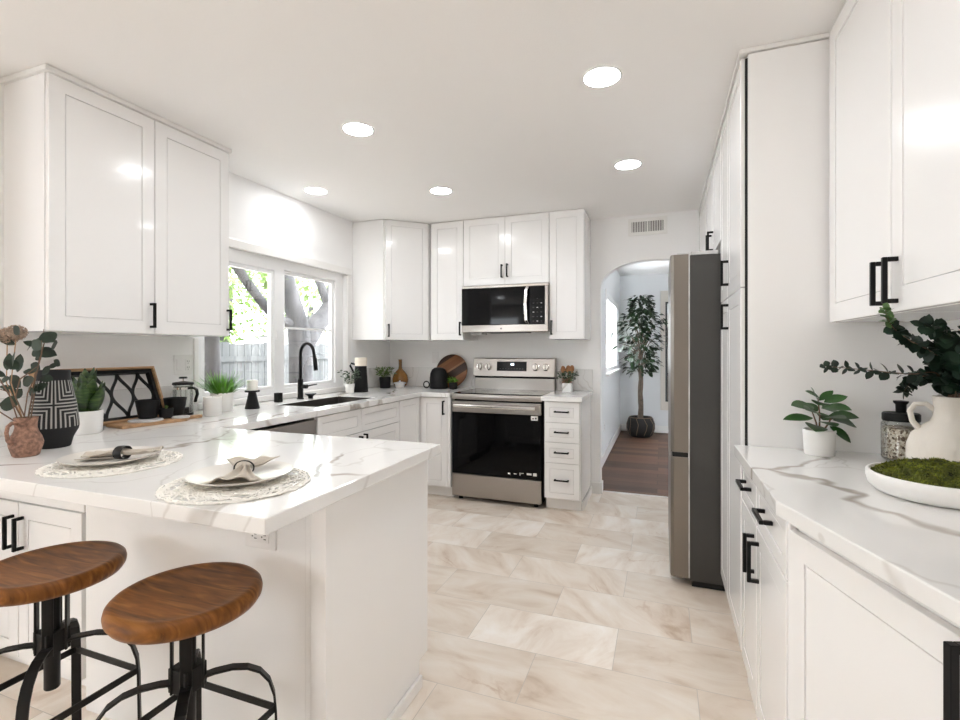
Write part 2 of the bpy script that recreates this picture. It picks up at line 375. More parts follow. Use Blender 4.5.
# ------------------------------------------------------------------ mesh helpers
class MB:
    def __init__(self):
        self.bm = bmesh.new()
    def box(self, x0, x1, y0, y1, z0, z1):
        v = [self.bm.verts.new((x, y, z)) for x in (x0, x1) for y in (y0, y1) for z in (z0, z1)]
        for f in ((0, 1, 3, 2), (4, 6, 7, 5), (0, 4, 5, 1), (2, 3, 7, 6), (0, 2, 6, 4), (1, 5, 7, 3)):
            self.bm.faces.new([v[i] for i in f])
        return self
    def lathe(self, prof, seg=32, c=(0, 0, 0), M4=None):
        rings = []
        for r, z in prof:
            if r < 1e-6:
                p = [Vector((0, 0, z))]
            else:
                p = [Vector((r * math.cos(2 * PI * k / seg), r * math.sin(2 * PI * k / seg), z)) for k in range(seg)]
            if M4: p = [M4 @ q for q in p]
            rings.append([self.bm.verts.new(q + Vector(c)) for q in p])
        for a, b in zip(rings, rings[1:]):
            if len(a) == 1 and len(b) == 1: continue
            for k in range(seg):
                j = (k + 1) % seg
                if len(a) == 1: self.bm.faces.new((a[0], b[j], b[k]))
                elif len(b) == 1: self.bm.faces.new((a[k], a[j], b[0]))
                else: self.bm.faces.new((a[k], a[j], b[j], b[k]))
        return self
    def sweep(self, pts, sect, up=None, scale=None, closed=False, cap=True):
        """sect: list of (side, up) offsets swept along pts."""
        pts = [Vector(p) for p in pts]; n = len(pts); rings = []
        prev = None
        for i, p in enumerate(pts):
            if closed: t = (pts[(i + 1) % n] - pts[i - 1])
            else: t = pts[min(i + 1, n - 1)] - pts[max(i - 1, 0)]
            t.normalize()
            if up is not None: u = Vector(up)
            elif prev is None: u = Vector((0, 0, 1)) if abs(t.z) < 0.9 else Vector((1, 0, 0))
            else: u = prev
            s = t.cross(u)
            if s.length < 1e-4: s = t.cross(Vector((0.3, 1, 0.2)))
            s.normalize(); u = s.cross(t).normalized(); prev = u
            k = scale[i] if scale else 1.0
            rings.append([self.bm.verts.new(p + s * a * k + u * b * k) for a, b in sect])
        m = len(sect); rr = list(zip(rings, rings[1:]))
        if closed: rr.append((rings[-1], rings[0]))
        for a, b in rr:
            for k in range(m):
                j = (k + 1) % m
                self.bm.faces.new((a[k], a[j], b[j], b[k]))
        if cap and not closed:
            self.bm.faces.new(rings[0][::-1]); self.bm.faces.new(rings[-1])
        return self
    def tube(self, pts, r, seg=8, closed=False):
        if isinstance(r, (int, float)): r = [r] * len(pts)
        sect = [(math.cos(2 * PI * k / seg), math.sin(2 * PI * k / seg)) for k in range(seg)]
        return self.sweep(pts, sect, scale=r, closed=closed)
    def bar(self, pts, w, h, up=None, closed=False):
        return self.sweep(pts, [(-w / 2, -h / 2), (w / 2, -h / 2), (w / 2, h / 2), (-w / 2, h / 2)], up=up, closed=closed)
    def slab(self, outer, holes, fn, t):
        """polygon (2D loops) with holes, extruded; fn(a, b, depth) -> xyz"""
        tmp = bmesh.new(); edges = []
        for lp in [outer] + list(holes):
            vs = [tmp.verts.new((a, b, 0)) for a, b in lp]
            edges += [tmp.edges.new((vs[i], vs[(i + 1) % len(vs)])) for i in range(len(vs))]
        bmesh.ops.triangle_fill(tmp, use_beauty=True, use_dissolve=False, edges=edges)
        bmesh.ops.recalc_face_normals(tmp, faces=tmp.faces)
        tmp.verts.index_update()
        co = [v.co.copy() for v in tmp.verts]
        a = [self.bm.verts.new(fn(c.x, c.y, 0)) for c in co]
        b = [self.bm.verts.new(fn(c.x, c.y, t)) for c in co]
        for f in tmp.faces:
            idx = [v.index for v in f.verts]
            self.bm.faces.new([a[i] for i in idx]); self.bm.faces.new([b[i] for i in idx][::-1])
        for e in tmp.edges:
            if len(e.link_faces) == 1:
                i, j = [v.index for v in e.verts]
                self.bm.faces.new((a[i], a[j], b[j], b[i]))
        tmp.free()
        return self
    def leaf(self, p, d, n, ln, w, droop=0.3, segs=5, fold=0.15, tip=1.0, base=0.02):
        d = Vector(d).normalized(); n = Vector(n)
        s = d.cross(n)
        if s.length < 1e-4: s = d.cross(Vector((0.37, 0.5, 0.78)))
        s.normalize(); n = s.cross(d).normalized()
        rows = []; pos = Vector(p); step = ln / segs; ang = 0
        for i in range(segs + 1):
            t = i / segs
            ww = w * 0.5 * max(base if i == 0 else 0.04, math.sin(PI * min(1, t ** tip)) ** 0.75)
            if i == segs: ww = w * 0.02
            a = droop * t
            dd = d * math.cos(a) - n * math.sin(a); nn = n * math.cos(a) + d * math.sin(a)
            if i: pos = pos + dd * step
            rows.append((self.bm.verts.new(pos - s * ww + nn * ww * fold), self.bm.verts.new(pos), self.bm.verts.new(pos + s * ww + nn * ww * fold)))
        for a, b in zip(rows, rows[1:]):
            self.bm.faces.new((a[0], a[1], b[1], b[0])); self.bm.faces.new((a[1], a[2], b[2], b[1]))
        return self
    def ball(self, c, r, sub=2, sq=(1, 1, 1), rough=0.0, rs=3.0):
        res = bmesh.ops.create_icosphere(self.bm, subdivisions=sub, radius=1.0)
        for v in res['verts']:
            k = 1 + rough * noise.noise(v.co * rs + Vector(c) * 7)
            v.co = Vector((v.co.x * r * sq[0] * k, v.co.y * r * sq[1] * k, v.co.z * r * sq[2] * k)) + Vector(c)
        return self

def props(o, label=None, cat=None, group=None, kind=None):
    for k, v in (('label', label), ('category', cat), ('group', group), ('kind', kind)):
        if v: o[k] = v
    return o

def build(mb, name, mat, parent=None, bevel=0.0, smooth=False, angle=40, recalc=True, segs=2, loc=None):
    bm = mb.bm
    if recalc: bmesh.ops.recalc_face_normals(bm, faces=bm.faces)
    if loc is not None:
        bmesh.ops.translate(bm, verts=bm.verts, vec=-Vector(loc))
    me = bpy.data.meshes.new(name); bm.to_mesh(me); bm.free()
    me.materials.append(M[mat] if isinstance(mat, str) else mat)
    o = bpy.data.objects.new(name, me); COL.objects.link(o)
    if loc is not None: o.location = loc
    if parent: o.parent = parent
    if smooth:
        for p in me.polygons: p.use_smooth = True
        me.set_sharp_from_angle(angle=math.radians(angle))
    if bevel:
        b = o.modifiers.new('bevel', 'BEVEL'); b.width = bevel; b.segments = segs; b.limit_method = 'ANGLE'; b.angle_limit = math.radians(40)
    return o

def thing(name, label, cat, loc=(0, 0, 0), rotz=0.0, group=None):
    o = bpy.data.objects.new(name, None); COL.objects.link(o)
    o.empty_display_size = 0.05
    o.location = loc; o.rotation_euler = (0, 0, rotz)
    return props(o, label, cat, group)

def struct(mb, name, mat, parent=None, **kw):
    o = build(mb, name, mat, parent, **kw)
    if parent is None: o['kind'] = 'structure'
    return o

def dup(root, loc, label, rotz=0.0):
    r = root.copy(); COL.objects.link(r); r.location = loc; r.rotation_euler = (0, 0, rotz); r['label'] = label
    kids = [o for o in bpy.data.objects if o.parent == root]
    for ch in kids:
        c = ch.copy(); COL.objects.link(c); c.parent = r
        for g in [o for o in bpy.data.objects if o.parent == ch]:
            d = g.copy(); COL.objects.link(d); d.parent = c
    return r

V = Vector
# ------------------------------------------------------------------ setting
XW, YB, XR, ZC = -2.66, 4.46, 0.90, 2.45
YH = 8.05          # hall end wall
ID = lambda a, b, t: (a, b, t)
# floors
struct(MB().box(-6.0, XR + 0.12, -4.0, 4.555, -0.08, 0.0), 'floor', 'tile')
struct(MB().box(-0.75, 1.42, 4.557, YH + 0.1, -0.08, 0.002), 'floor_hall', 'hallfloor')
struct(MB().box(-6.0, XR + 0.12, -4.0, 4.58, ZC, ZC + 0.1), 'ceiling', 'ceil')
struct(MB().box(-0.75, 1.42, 4.58, YH + 0.1, ZC, ZC + 0.1), 'ceiling_hall', 'ceil')
# left wall with window opening (a=Y, b=Z)
WY0, WY1, WZ0, WZ1 = 2.17, 3.70, 0.955, 1.965
struct(MB().slab([(0.80, -0.05), (YB + 0.12, -0.05), (YB + 0.12, ZC), (0.80, ZC)],
                 [[(WY0, WZ0), (WY1, WZ0), (WY1, WZ1), (WY0, WZ1)]], lambda a, b, t: (XW - t, a, b), 0.14), 'wall_left', 'wall')
# back wall with arch (a=X, b=Z)
AX0, AX1, ASP, ATOP = -0.515, 0.36, 1.83, 2.062
arch = [(AX0, -0.001), (AX0, ASP)]
cx, hw = (AX0 + AX1) / 2, (AX1 - AX0) / 2
for k in range(1, 24):
    t = PI - PI * k / 24
    e = 2.1
    ct, st = math.cos(t), math.sin(t)
    arch.append((cx + hw * math.copysign(abs(ct) ** (2 / e), ct), ASP + (ATOP - ASP) * abs(st) ** (2 / e)))
arch += [(AX1, ASP), (AX1, -0.001)]
struct(MB().slab([(XW - 0.14, -0.001)] + arch + [(XR + 0.12, -0.001), (XR + 0.12, ZC), (XW - 0.14, ZC)], [],
                 lambda a, b, t: (a, YB + t, b), 0.11), 'wall_back', 'wall')
struct(MB().box(XR, XR + 0.12, -4.0, YB, 0, ZC), 'wall_right', 'wall')
# dining end behind the camera: walls added to limit daylight, opening sized for fill
struct(MB().box(-6.0, XW - 0.141, 0.80, 0.92, 0, ZC), 'wall_dining_back', 'wall')
struct(MB().box(-6.12, -6.0, -4.0, 0.92, 0, ZC), 'wall_dining_left', 'wall')
struct(MB().slab([(-6.12, 0), (XR + 0.12, 0), (XR + 0.12, ZC), (-6.12, ZC)], [[(-5.0, 0.8), (-3.45, 0.8), (-3.45, 2.1), (-5.0, 2.1)]], lambda a, b, t: (a, -4.001 - t, b), 0.12), 'wall_dining_front', 'wall')
# hall walls
HWY0, HWY1, HWZ0, HWZ1 = 5.95, 7.75, 1.0, 1.97
HX = -0.625
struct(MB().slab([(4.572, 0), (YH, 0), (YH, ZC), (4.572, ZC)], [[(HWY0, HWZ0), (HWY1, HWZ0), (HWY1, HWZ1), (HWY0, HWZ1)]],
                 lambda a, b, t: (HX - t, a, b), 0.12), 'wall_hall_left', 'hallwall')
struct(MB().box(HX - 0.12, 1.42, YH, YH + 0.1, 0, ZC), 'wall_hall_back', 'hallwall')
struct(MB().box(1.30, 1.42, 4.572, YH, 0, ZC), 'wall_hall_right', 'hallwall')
def base_profile(mb, x0, x1, y0, y1, h=0.10):
    return mb.box(x0, x1, y0, y1, 0.0021, h)
struct(base_profile(MB(), HX + 0.001, HX + 0.016, 4.58, YH - 0.001, 0.11), 'baseboard_hall_left', 'trim', bevel=0.005)
struct(base_profile(MB(), HX + 0.018, 1.29, YH - 0.016, YH - 0.001, 0.11), 'baseboard_hall_back', 'trim', bevel=0.005)
struct(MB().box(-0.596, -0.517, YB - 0.014, YB - 0.001, 0.001, 0.10), 'baseboard_back', 'trim', bevel=0.004)
struct(MB().box(AX0 + 0.001, AX0 + 0.014, YB - 0.012, YB + 0.10, 0.003, 0.10), 'baseboard_arch', 'trim', bevel=0.004)
struct(MB().box(-0.5, 0.355, 4.548, 4.566, 0.0, 0.004), 'trim_threshold', 'trim')

# kitchen window
win = struct(MB().slab([(WY0, WZ0), (WY1, WZ0), (WY1, WZ1), (WY0, WZ1)],
                       [[(2.262, 0.993), (2.868, 0.993), (2.868, 1.868), (2.262, 1.868)], [(2.972, 0.993), (3.592, 0.993), (3.592, 1.888), (2.972, 1.888)]],
                       lambda a, b, t: (XW - 0.03 - t, a, b), 0.06), 'window_1', 'vinyl', bevel=0.006)
def ring_yz(y0, y1, z0, z1, w, x, t):
    return MB().slab([(y0, z0), (y1, z0), (y1, z1), (y0, z1)], [[(y0 + w, z0 + w), (y1 - w, z0 + w), (y1 - w, z1 - w), (y0 + w, z1 - w)]],
                     lambda a, b, d: (x - d, a, b), t)
build(ring_yz(2.262, 2.868, 0.993, 1.868, 0.024, XW - 0.038, 0.035), 'sash', 'vinyl', win, bevel=0.004)
build(ring_yz(2.972, 3.592, 0.993, 1.888, 0.024, XW - 0.050, 0.035), 'sash', 'vinyl', win, bevel=0.004)
build(MB().box(XW - 0.080, XW - 0.060, 2.995, 3.57, 1.444, 1.460), 'screen_rail', 'vinyl', win)
build(MB().box(XW - 0.058, XW - 0.054, 2.284, 2.848, 1.013, 1.848), 'pane', 'pane', win)
build(MB().box(XW - 0.070, XW - 0.066, 2.994, 3.572, 1.013, 1.868), 'pane', 'pane', win)
build(MB().box(XW - 0.036, XW - 0.020, 2.88, 2.915, 1.36, 1.43), 'window_latch', 'vinyl', win, bevel=0.004)
# casing around the kitchen window
struct(MB().slab([(WY0 - 0.0, WZ1 - 0.01), (WY1 + 0.055, WZ1 - 0.01), (WY1 + 0.055, WZ1 + 0.05), (WY0 - 0.0, WZ1 + 0.05)], [], lambda a, b, t: (XW + 0.022 - t, a, b), 0.021), 'trim_window_head', 'trim', bevel=0.006)
struct(MB().box(XW + 0.001, XW + 0.018, WY1 + 0.001, WY1 + 0.05, 0.955, WZ1 - 0.012), 'trim_window_side', 'trim', bevel=0.005)
struct(MB().box(XW + 0.001, XW + 0.018, 2.168, 2.20, 0.955, 1.354), 'trim_window_near_side', 'trim', bevel=0.005)
struct(MB().box(XW - 0.028, XW + 0.016, WY0 + 0.032, WY1 + 0.05, 0.917, 0.954), 'trim_window_sill', 'trim', bevel=0.005)
# hall window
hwin = struct(ring_yz(HWY0, HWY1, HWZ0, HWZ1, 0.05, HX - 0.02, 0.06), 'window_2', 'vinyl', bevel=0.005)
build(MB().box(HX - 0.075, HX - 0.03, 6.83, 6.87, HWZ0 + 0.05, HWZ1 - 0.05), 'mullion', 'vinyl', hwin)
build(MB().box(HX - 0.055, HX - 0.05, HWY0 + 0.05, HWY1 - 0.05, HWZ0 + 0.05, HWZ1 - 0.05), 'pane', 'pane', hwin)
build(MB().box(HX - 0.015, HX + 0.04, HWY0 - 0.05, HWY1 + 0.05, HWZ0 - 0.028, HWZ0 - 0.001), 'window_sill', 'trim', hwin, bevel=0.004)
build(MB().box(HX - 0.018, HX - 0.004, HWY0, HWY1, HWZ1 - 0.07, HWZ1 - 0.001), 'blind_rail', 'vinyl', hwin)
build(MB().box(HX + 0.001, HX + 0.012, HWY0 - 0.055, HWY0 - 0.001, HWZ0 + 0.0, HWZ1 + 0.03), 'window_casing', 'trim', hwin)

# ------------------------------------------------------------------ cabinets
def door_mb(x0, x1, z0, z1, t=0.020, stile=0.058):
    mb = MB(); bm = mb.bm
    s = min(stile, (x1 - x0) * 0.24, (z1 - z0) * 0.30)
    loops = []
    for ins, y in ((0.0, t), (0.0, 0.0016), (0.0016, 0.0), (s, 0.0), (s + 0.0006, 0.0075), (s + 0.0034, 0.0075), (s + 0.0040, 0.0016)):
        loops.append([bm.verts.new(c) for c in ((x0 + ins, y, z0 + ins), (x1 - ins, y, z0 + ins), (x1 - ins, y, z1 - ins), (x0 + ins, y, z1 - ins))])
    bm.faces.new(loops[0][::-1])
    for a, b in zip(loops, loops[1:]):
        for k in range(4):
            j = (k + 1) % 4; bm.faces.new((a[k], a[j], b[j], b[k]))
    bm.faces.new(loops[-1])
    return mb
def pull(parent, x, z, vertical=True, ln=0.122, out=0.034, s=0.0115):
    h = ln / 2; mb = MB()
    if vertical:
        mb.box(x - s / 2, x + s / 2, -out, -out + s, z - h, z + h)
        for q in (z - h, z + h - s): mb.box(x - s / 2, x + s / 2, -out + s, 0.0005, q, q + s)
    else:
        mb.box(x - h, x + h, -out, -out + s, z - s / 2, z + s / 2)
        for q in (x - h, x + h - s): mb.box(q, q + s, -out + s, 0.0005, z - s / 2, z + s / 2)
    return build(mb, 'handle', 'black', parent, bevel=0.0012, segs=1)
G = 0.0016
def cabinet(name, label, cat, loc, rotz, w, d, z0, z1, fronts, toe=0.0, group=None, stile=0.058, body=None):
    """front-left-floor corner at loc, front faces local -Y; fronts: (kind, x0, x1, z0, z1, handle) handle = (x, z, vertical) or None"""
    t = thing(name, label, cat, loc, rotz, group)
    mb = MB()
    if body: body(mb)
    else:
        mb.box(0, w, 0.021, d, z0 + toe, z1)
    build(mb, 'carcass', 'cab', t, bevel=0.001, segs=1)
    if toe: build(MB().box(0.002, w - 0.002, 0.085, d - 0.01, z0 + 0.001, z0 + toe - 0.001), 'toe_kick', 'cab', t)
    for kind, x0, x1, a, b, hs in fronts:
        if kind == 'filler':
            build(MB().box(x0, x1, 0.004, 0.0205, a, b), 'filler_strip', 'cab', t, bevel=0.001, segs=1); continue
        st = 0.042 if kind in ('drawer', 'false_front') else stile
        o = build(door_mb(x0 + G, x1 - G, a + G, b - G, stile=st), {'door': 'door', 'drawer': 'drawer', 'false_front': 'drawer_front'}[kind], 'cab', t)
        for h in (hs or ()):
            pull(o, *h)
    return t
R90 = PI / 2
# --- left uppers (face +X), local x -> +Y
XU = -2.36
UB, UT = 1.362, 2.425
cabinet('upper_cabinet', 'white single-door upper cabinet at far left, nearest the camera', 'cabinet', (XU, 1.262, 0), R90, 0.455, 0.298, UB, UT,
        [('door', 0.004, 0.455, UB, UT, [(0.434, 1.452, True)])], stile=0.060)
cabinet('upper_cabinet', 'white single-door upper cabinet hanging right beside the kitchen window', 'cabinet', (XU, 1.718, 0), R90, 0.448, 0.298, UB, UT,
        [('door', 0.0, 0.446, UB, UT, [(0.43, 1.455, True)])], stile=0.060)
props(build(MB().box(XW + 0.001, XU + 0.012, 1.250, 2.172, UT + 0.001, ZC - 0.001), 'crown_trim', 'trim', bevel=0.004),
      'white trim strip on top of the left upper cabinets', 'trim')
# --- back wall uppers: diagonal corner unit
YU = 4.08; B2, T2 = 1.372, 2.447
dg0, dg1 = V((-2.315, 3.80)), V((-2.018, YU))
dlen = (dg1 - dg0).length; dang = math.atan2(dg1.y - dg0.y, dg1.x - dg0.x)
dnrm = V((math.sin(dang), -math.cos(dang)))
cc = thing('corner_upper_cabinet', 'white diagonal corner upper cabinet between the window and the wall of the stove', 'cabinet', (dg0.x, dg0.y, 0), dang)
inv = Matrix.Rotation(-dang, 4, 'Z') @ Matrix.Translation((-dg0.x, -dg0.y, 0))
ins = V((-dnrm.x, -dnrm.y)) * 0.021
poly = [dg0 + ins, dg1 + ins, V((dg1.x - 0.001, YB - 0.001)), V((XW + 0.001, YB - 0.001)), V((XW + 0.001, dg0.y)), V((dg0.x - 0.02, dg0.y))]
build(MB().slab([(p.x, p.y) for p in poly], [], lambda a, b, t: tuple(inv @ V((a, b, B2 + t))), T2 - B2), 'carcass', 'cab', cc, bevel=0.001, segs=1)
dd_ = build(door_mb(0.004, dlen - 0.012, B2 + 0.002, T2 - 0.002, stile=0.05), 'door', 'cab', cc)
pull(dd_, 0.028, 1.455, True, 0.115)
cabinet('upper_cabinet', 'white narrow upper cabinet left of the microwave', 'cabinet', (-2.012, YU, 0), 0, 0.334, 0.379, B2, T2,
        [('door', 0.014, 0.333, B2, T2, [(0.309, 1.472, True)])])
cabinet('upper_cabinet', 'short white two-door upper cabinet directly above the microwave', 'cabinet', (-1.677, YU, 0), 0, 0.782, 0.379, 1.852, T2,
        [('door', 0.001, 0.391, 1.852, T2, [(0.366, 1.968, True, 0.115)]), ('door', 0.391, 0.781, 1.852, T2, [(0.416, 1.972, True, 0.115)])])
cabinet('upper_cabinet', 'white narrow upper cabinet right of the microwave, next to the arch', 'cabinet', (-0.894, YU, 0), 0, 0.292, 0.379, B2, T2,
        [('door', 0.001, 0.290, B2, T2, [(0.022, 1.470, True)])])
# --- base run under the window (face +X), local x -> +Y
XB = -1.985
def wy(y): return y - 2.470
ZT = 0.873
cabinet('sink_cabinet', 'white sink base cabinet with two false drawer fronts below the window', 'cabinet', (XB, 2.470, 0), R90, 1.008, 0.66, 0, ZT,
        [('false_front', 0.004, 0.472, 0.705, ZT - 0.004, None), ('false_front', 0.474, 1.006, 0.705, ZT - 0.004, None),
         ('door', 0.004, 0.472, 0.105, 0.703, [(0.445, 0.62, True)]), ('door', 0.474, 1.006, 0.105, 0.703, [(0.503, 0.628, True)])], toe=0.10,
        body=lambda mb: (mb.box(0, 1.008, 0.021, 0.045, 0.1, ZT), mb.box(0, 0.018, 0.0455, 0.66, 0.1, ZT), mb.box(0.99, 1.008, 0.0455, 0.66, 0.1, ZT), mb.box(0.0185, 0.9895, 0.0455, 0.66, 0.1, 0.12)))
# corner base
cbc = thing('corner_base_cabinet', 'white corner base cabinet between the sink cabinet and the stove', 'cabinet', (XB, 3.480, 0), R90)
iv = Matrix.Rotation(-R90, 4, 'Z') @ Matrix.Translation((-XB, -3.480, 0))
YF = 3.842
cp = [(XB - 0.021, 3.4805), (XB - 0.021, YF + 0.021), (-1.703, YF + 0.021), (-1.703, YB - 0.002), (XW + 0.002, YB - 0.002), (XW + 0.002, 3.4805)]
build(MB().slab(cp, [], lambda a, b, t: tuple(iv @ V((a, b, 0.1 + t))), ZT - 0.1), 'carcass', 'cab', cbc)
tp = [(XB - 0.085, 3.482), (XB - 0.085, YF + 0.085), (-1.705, YF + 0.085), (-1.705, YF + 0.15), (XB - 0.2, YF + 0.15), (XB - 0.2, 3.482)]
build(MB().slab(tp, [], lambda a, b, t: tuple(iv @ V((a, b, 0.001 + t))), 0.098), 'toe_kick', 'cab', cbc)
build(door_mb(0.003, 0.340, 0.105, ZT - 0.004, stile=0.05), 'door', 'cab', cbc)
mbd = door_mb(0.0, 0.246, 0.105, ZT - 0.004, stile=0.05)
mt = iv @ Matrix.Translation((XB + 0.006, YF, 0))
mbd.bm.transform(mt)
cd = build(mbd, 'door', 'cab', cbc)
hmb = MB(); s_ = 0.0115
hx, hz = 0.220, 0.785
hmb.box(hx - s_ / 2, hx + s_ / 2, -0.034, -0.034 + s_, hz - .06, hz + .06)
for q in (hz - .06, hz + .06 - s_): hmb.box(hx - s_ / 2, hx + s_ / 2, -0.034 + s_, 0.0005, q, q + s_)
hmb.bm.transform(mt); build(hmb, 'handle', 'black', cd, bevel=0.0012, segs=1)
mbf = MB().box(0.249, 0.277, 0.006, 0.0205, 0.105, ZT); mbf.bm.transform(mt)
build(mbf, 'filler_strip', 'cab', cbc)
# drawers right of the range
dz = [(0.706, ZT - 0.002), (0.549, 0.706), (0.386, 0.549), (0.106, 0.386)]
db = cabinet('drawer_cabinet', 'white four-drawer base cabinet right of the stove', 'cabinet', (-0.886, YF, 0), 0, 0.288, 0.615, 0, ZT,
        [('drawer', 0.004, 0.284, a, b, [(0.144, (a + b) / 2 + (0.01 if b - a > .2 else 0.006), False, 0.115)]) for a, b in dz], toe=0.10)
build(MB().box(0.2885, 0.300, 0.087, 0.60, 0.001, 0.07), 'base_moulding', 'trim', db, bevel=0.004)
# --- peninsula
PXE, PY0, PY1 = -0.868, 1.142, 1.742
pn = thing('peninsula', 'white panelled breakfast peninsula behind the two stools', 'kitchen peninsula', (-1.40, PY0, 0))
ox, oy = 1.40, -PY0
build(MB().box(-1.925 + ox, -0.935 + ox, PY0 + 0.006 + oy, PY0 + 0.03 + oy, 0.001, 0.873), 'back_panel', 'cab', pn)
build(MB().slab([(PY0 - 0.026, 0.001), (1.672, 0.001), (1.672, 0.098), (PY1, 0.098), (PY1, 0.873), (PY0 - 0.026, 0.873)], [], lambda a, b, t: (PXE + ox - t, a + oy, b), 0.052), 'end_panel', 'cab', pn, bevel=0.002)
build(MB().box(-1.925 + ox, -0.936 + ox, PY0 + 0.031 + oy, PY1 - 0.03 + oy, 0.1, 0.873), 'carcass', 'cab', pn)
build(MB().box(PXE + 0.001 + ox, PXE + 0.014 + ox, PY0 - 0.026 + oy, 1.672 + oy, 0.001, 0.048), 'baseboard', 'trim', pn, bevel=0.004)
build(MB().box(-0.955 + ox, -0.936 + ox, PY0 - 0.006 + oy, PY0 + 0.005 + oy, 0.001, 0.873), 'corner_strip', 'cab', pn, bevel=0.003)
for nm, a, b in (('door', 0.004, 0.50), ('door', 0.502, 0.984)):
    mb = door_mb(a, b, 0.105, 0.869); mb.bm.transform(Matrix.Translation((-0.936 + ox - 0.0, PY1 + 0.0 + oy, 0)) @ Matrix.Rotation(PI, 4, 'Z'))
    build(mb, nm, 'cab', pn)
cabinet('base_cabinet', 'white two-door base cabinet under the peninsula at far left, behind the left stool', 'cabinet', (-2.652, PY0, 0), 0, 0.722, 0.42, 0, 0.873,
        [('door', 0.004, 0.340, 0.103, 0.700, [(0.312, 0.588, True, 0.125)]), ('door', 0.342, 0.713, 0.103, 0.700, [(0.372, 0.588, True, 0.125)]), ('filler', 0.001, 0.719, 0.703, 0.872, None)], toe=0.10)
# --- right side base run (face -X): rot -90, local x -> -Y
XF = 0.288
cabinet('base_cabinet', 'white base cabinet with two drawers above two doors under the right worktop, beside the fridge', 'cabinet', (XF, 2.135, 0), -R90, 0.735, 0.60, 0, ZT,
        [('drawer', 0.004, 0.318, 0.712, ZT - 0.004, [(0.165, 0.800, False)]), ('drawer', 0.321, 0.731, 0.712, ZT - 0.004, [(0.515, 0.800, False)]),
         ('door', 0.004, 0.318, 0.105, 0.709, [(0.280, 0.602, True, 0.13)]), ('door', 0.321, 0.731, 0.105, 0.709, [(0.365, 0.606, True, 0.13)])], toe=0.0,
        body=lambda mb: mb.box(0, 0.735, 0.0215, 0.60, 0.001, ZT))
ang = math.atan2(-0.953, 0.303)
cabinet('angled_base_cabinet', 'white angled base cabinet at the near end of the right worktop', 'cabinet', (XF + 0.001, 1.392, 0), ang, 0.86, 0.02, 0, ZT,
        [('filler', -0.006, 0.004, 0.1, ZT - 0.004, None), ('door', 0.006, 0.520, 0.105, 0.846, [(0.474, 0.776, True, 0.14, 0.036, 0.014)]), ('filler', 0.523, 0.855, 0.1, ZT - 0.004, None)],
        body=lambda mb: mb.slab([(0.008, 0.0215), (0.86, 0.0215), (0.86, 0.25), (0.30, 0.40), (0.13, 0.31)], [], lambda a, b, t: (a, b, 0.001 + t), ZT - 0.001))
# pantry and fridge surround
pan = cabinet('pantry_cabinet', 'tall white pantry cabinet between the fridge and the right worktop', 'cabinet', (XF, 2.860, 0), -R90, 0.715, 0.605, 0.0, 2.43,
        [('door', 0.003, 0.285, 0.105, 1.527, None), ('door', 0.003, 0.285, 1.530, 2.426, None),
         ('door', 0.288, 0.704, 0.105, 1.527, [(0.325, 1.437, True, 0.118)]), ('door', 0.288, 0.704, 1.530, 2.426, [(0.325, 1.640, True, 0.118)])], toe=0.10,
        body=lambda mb: mb.box(0, 0.700, 0.0215, 0.605, 0.1, 2.43))
build(MB().box(0.7085, 0.7225, 0.0235, 0.607, 0.001, ZC - 0.022), 'side_panel', 'cab', pan, bevel=0.001)
build(MB().box(0.7005, 0.708, 0.0150, 0.6, 0.11, 2.42), 'shadow_gap_fill', 'dark', pan)  # dark strip filling the gap, its shadow put into the colour
cabinet('fridge_top_cabinet', 'white two-door cabinet above the refrigerator', 'cabinet', (XF, 3.800, 0), -R90, 0.936, 0.605, 1.86, 2.43,
        [('door', 0.003, 0.467, 1.862, 2.426, [(0.435, 1.940, True, 0.118)]), ('door', 0.469, 0.933, 1.862, 2.426, [(0.535, 1.940, True, 0.118)])])
cabinet('tall_cabinet', 'tall white cabinet standing beyond the refrigerator', 'cabinet', (XF, 4.455, 0), -R90, 0.652, 0.605, 0.0, 2.43,
        [('door', 0.003, 0.649, 0.105, 1.857, None), ('door', 0.003, 0.649, 1.86, 2.426, None)], toe=0.10)
props(build(MB().box(XF - 0.008, XR - 0.002, 2.130, 4.456, 2.4315, ZC - 0.001), 'crown_trim', 'trim', bevel=0.003), 'white trim strip on top of the tall cabinets on the right', 'trim')
# right upper (face -X)
XRU = 0.570
for y, w, lab, h in ((2.118, 0.514, 'white upper cabinet over the right worktop, against the tall pantry panel', 0.480), (1.602, 0.515, 'white upper cabinet over the right worktop, nearest the camera', 0.040)):
    cabinet('upper_cabinet', lab, 'cabinet', (XRU, y, 0), -R90, w, 0.326, 1.382, 2.44,
            [('door', 0.002, w - 0.001, 1.382, 2.44, [(h, 1.465, True, 0.120)])], stile=0.062)

# ------------------------------------------------------------------ worktops
WT0, WT1 = 0.876, 0.914
SX0, SX1, SY0, SY1 = -2.430, -2.085, 2.60, 3.275
outer = [(XW + 0.002, 0.842), (-0.815, 0.842), (-0.815, 1.752), (-1.965, 1.752), (-1.965, 3.818), (-1.697, 3.818), (-1.697, YB - 0.002), (XW + 0.002, YB - 0.002)]
sink_hole = [(SX0, SY0), (SX1, SY0), (SX1, SY1), (SX0, SY1)]
wt = build(MB().slab(outer, [sink_hole], lambda a, b, t: (a, b, WT0 + t), WT1 - WT0), 'worktop', 'marble', bevel=0.003)
props(wt, 'white veined quartz worktop wrapping from the peninsula along the window to the stove', 'worktop')
build(MB().box(XW + 0.003, XW + 0.018, 0.845, 2.166, WT1 + 0.0005, 1.075), 'backsplash', 'marble', wt, bevel=0.002)
build(MB().box(XW + 0.003, -1.697, YB - 0.018, YB - 0.003, WT1 + 0.0005, 1.105), 'backsplash', 'marble', wt, bevel=0.002)
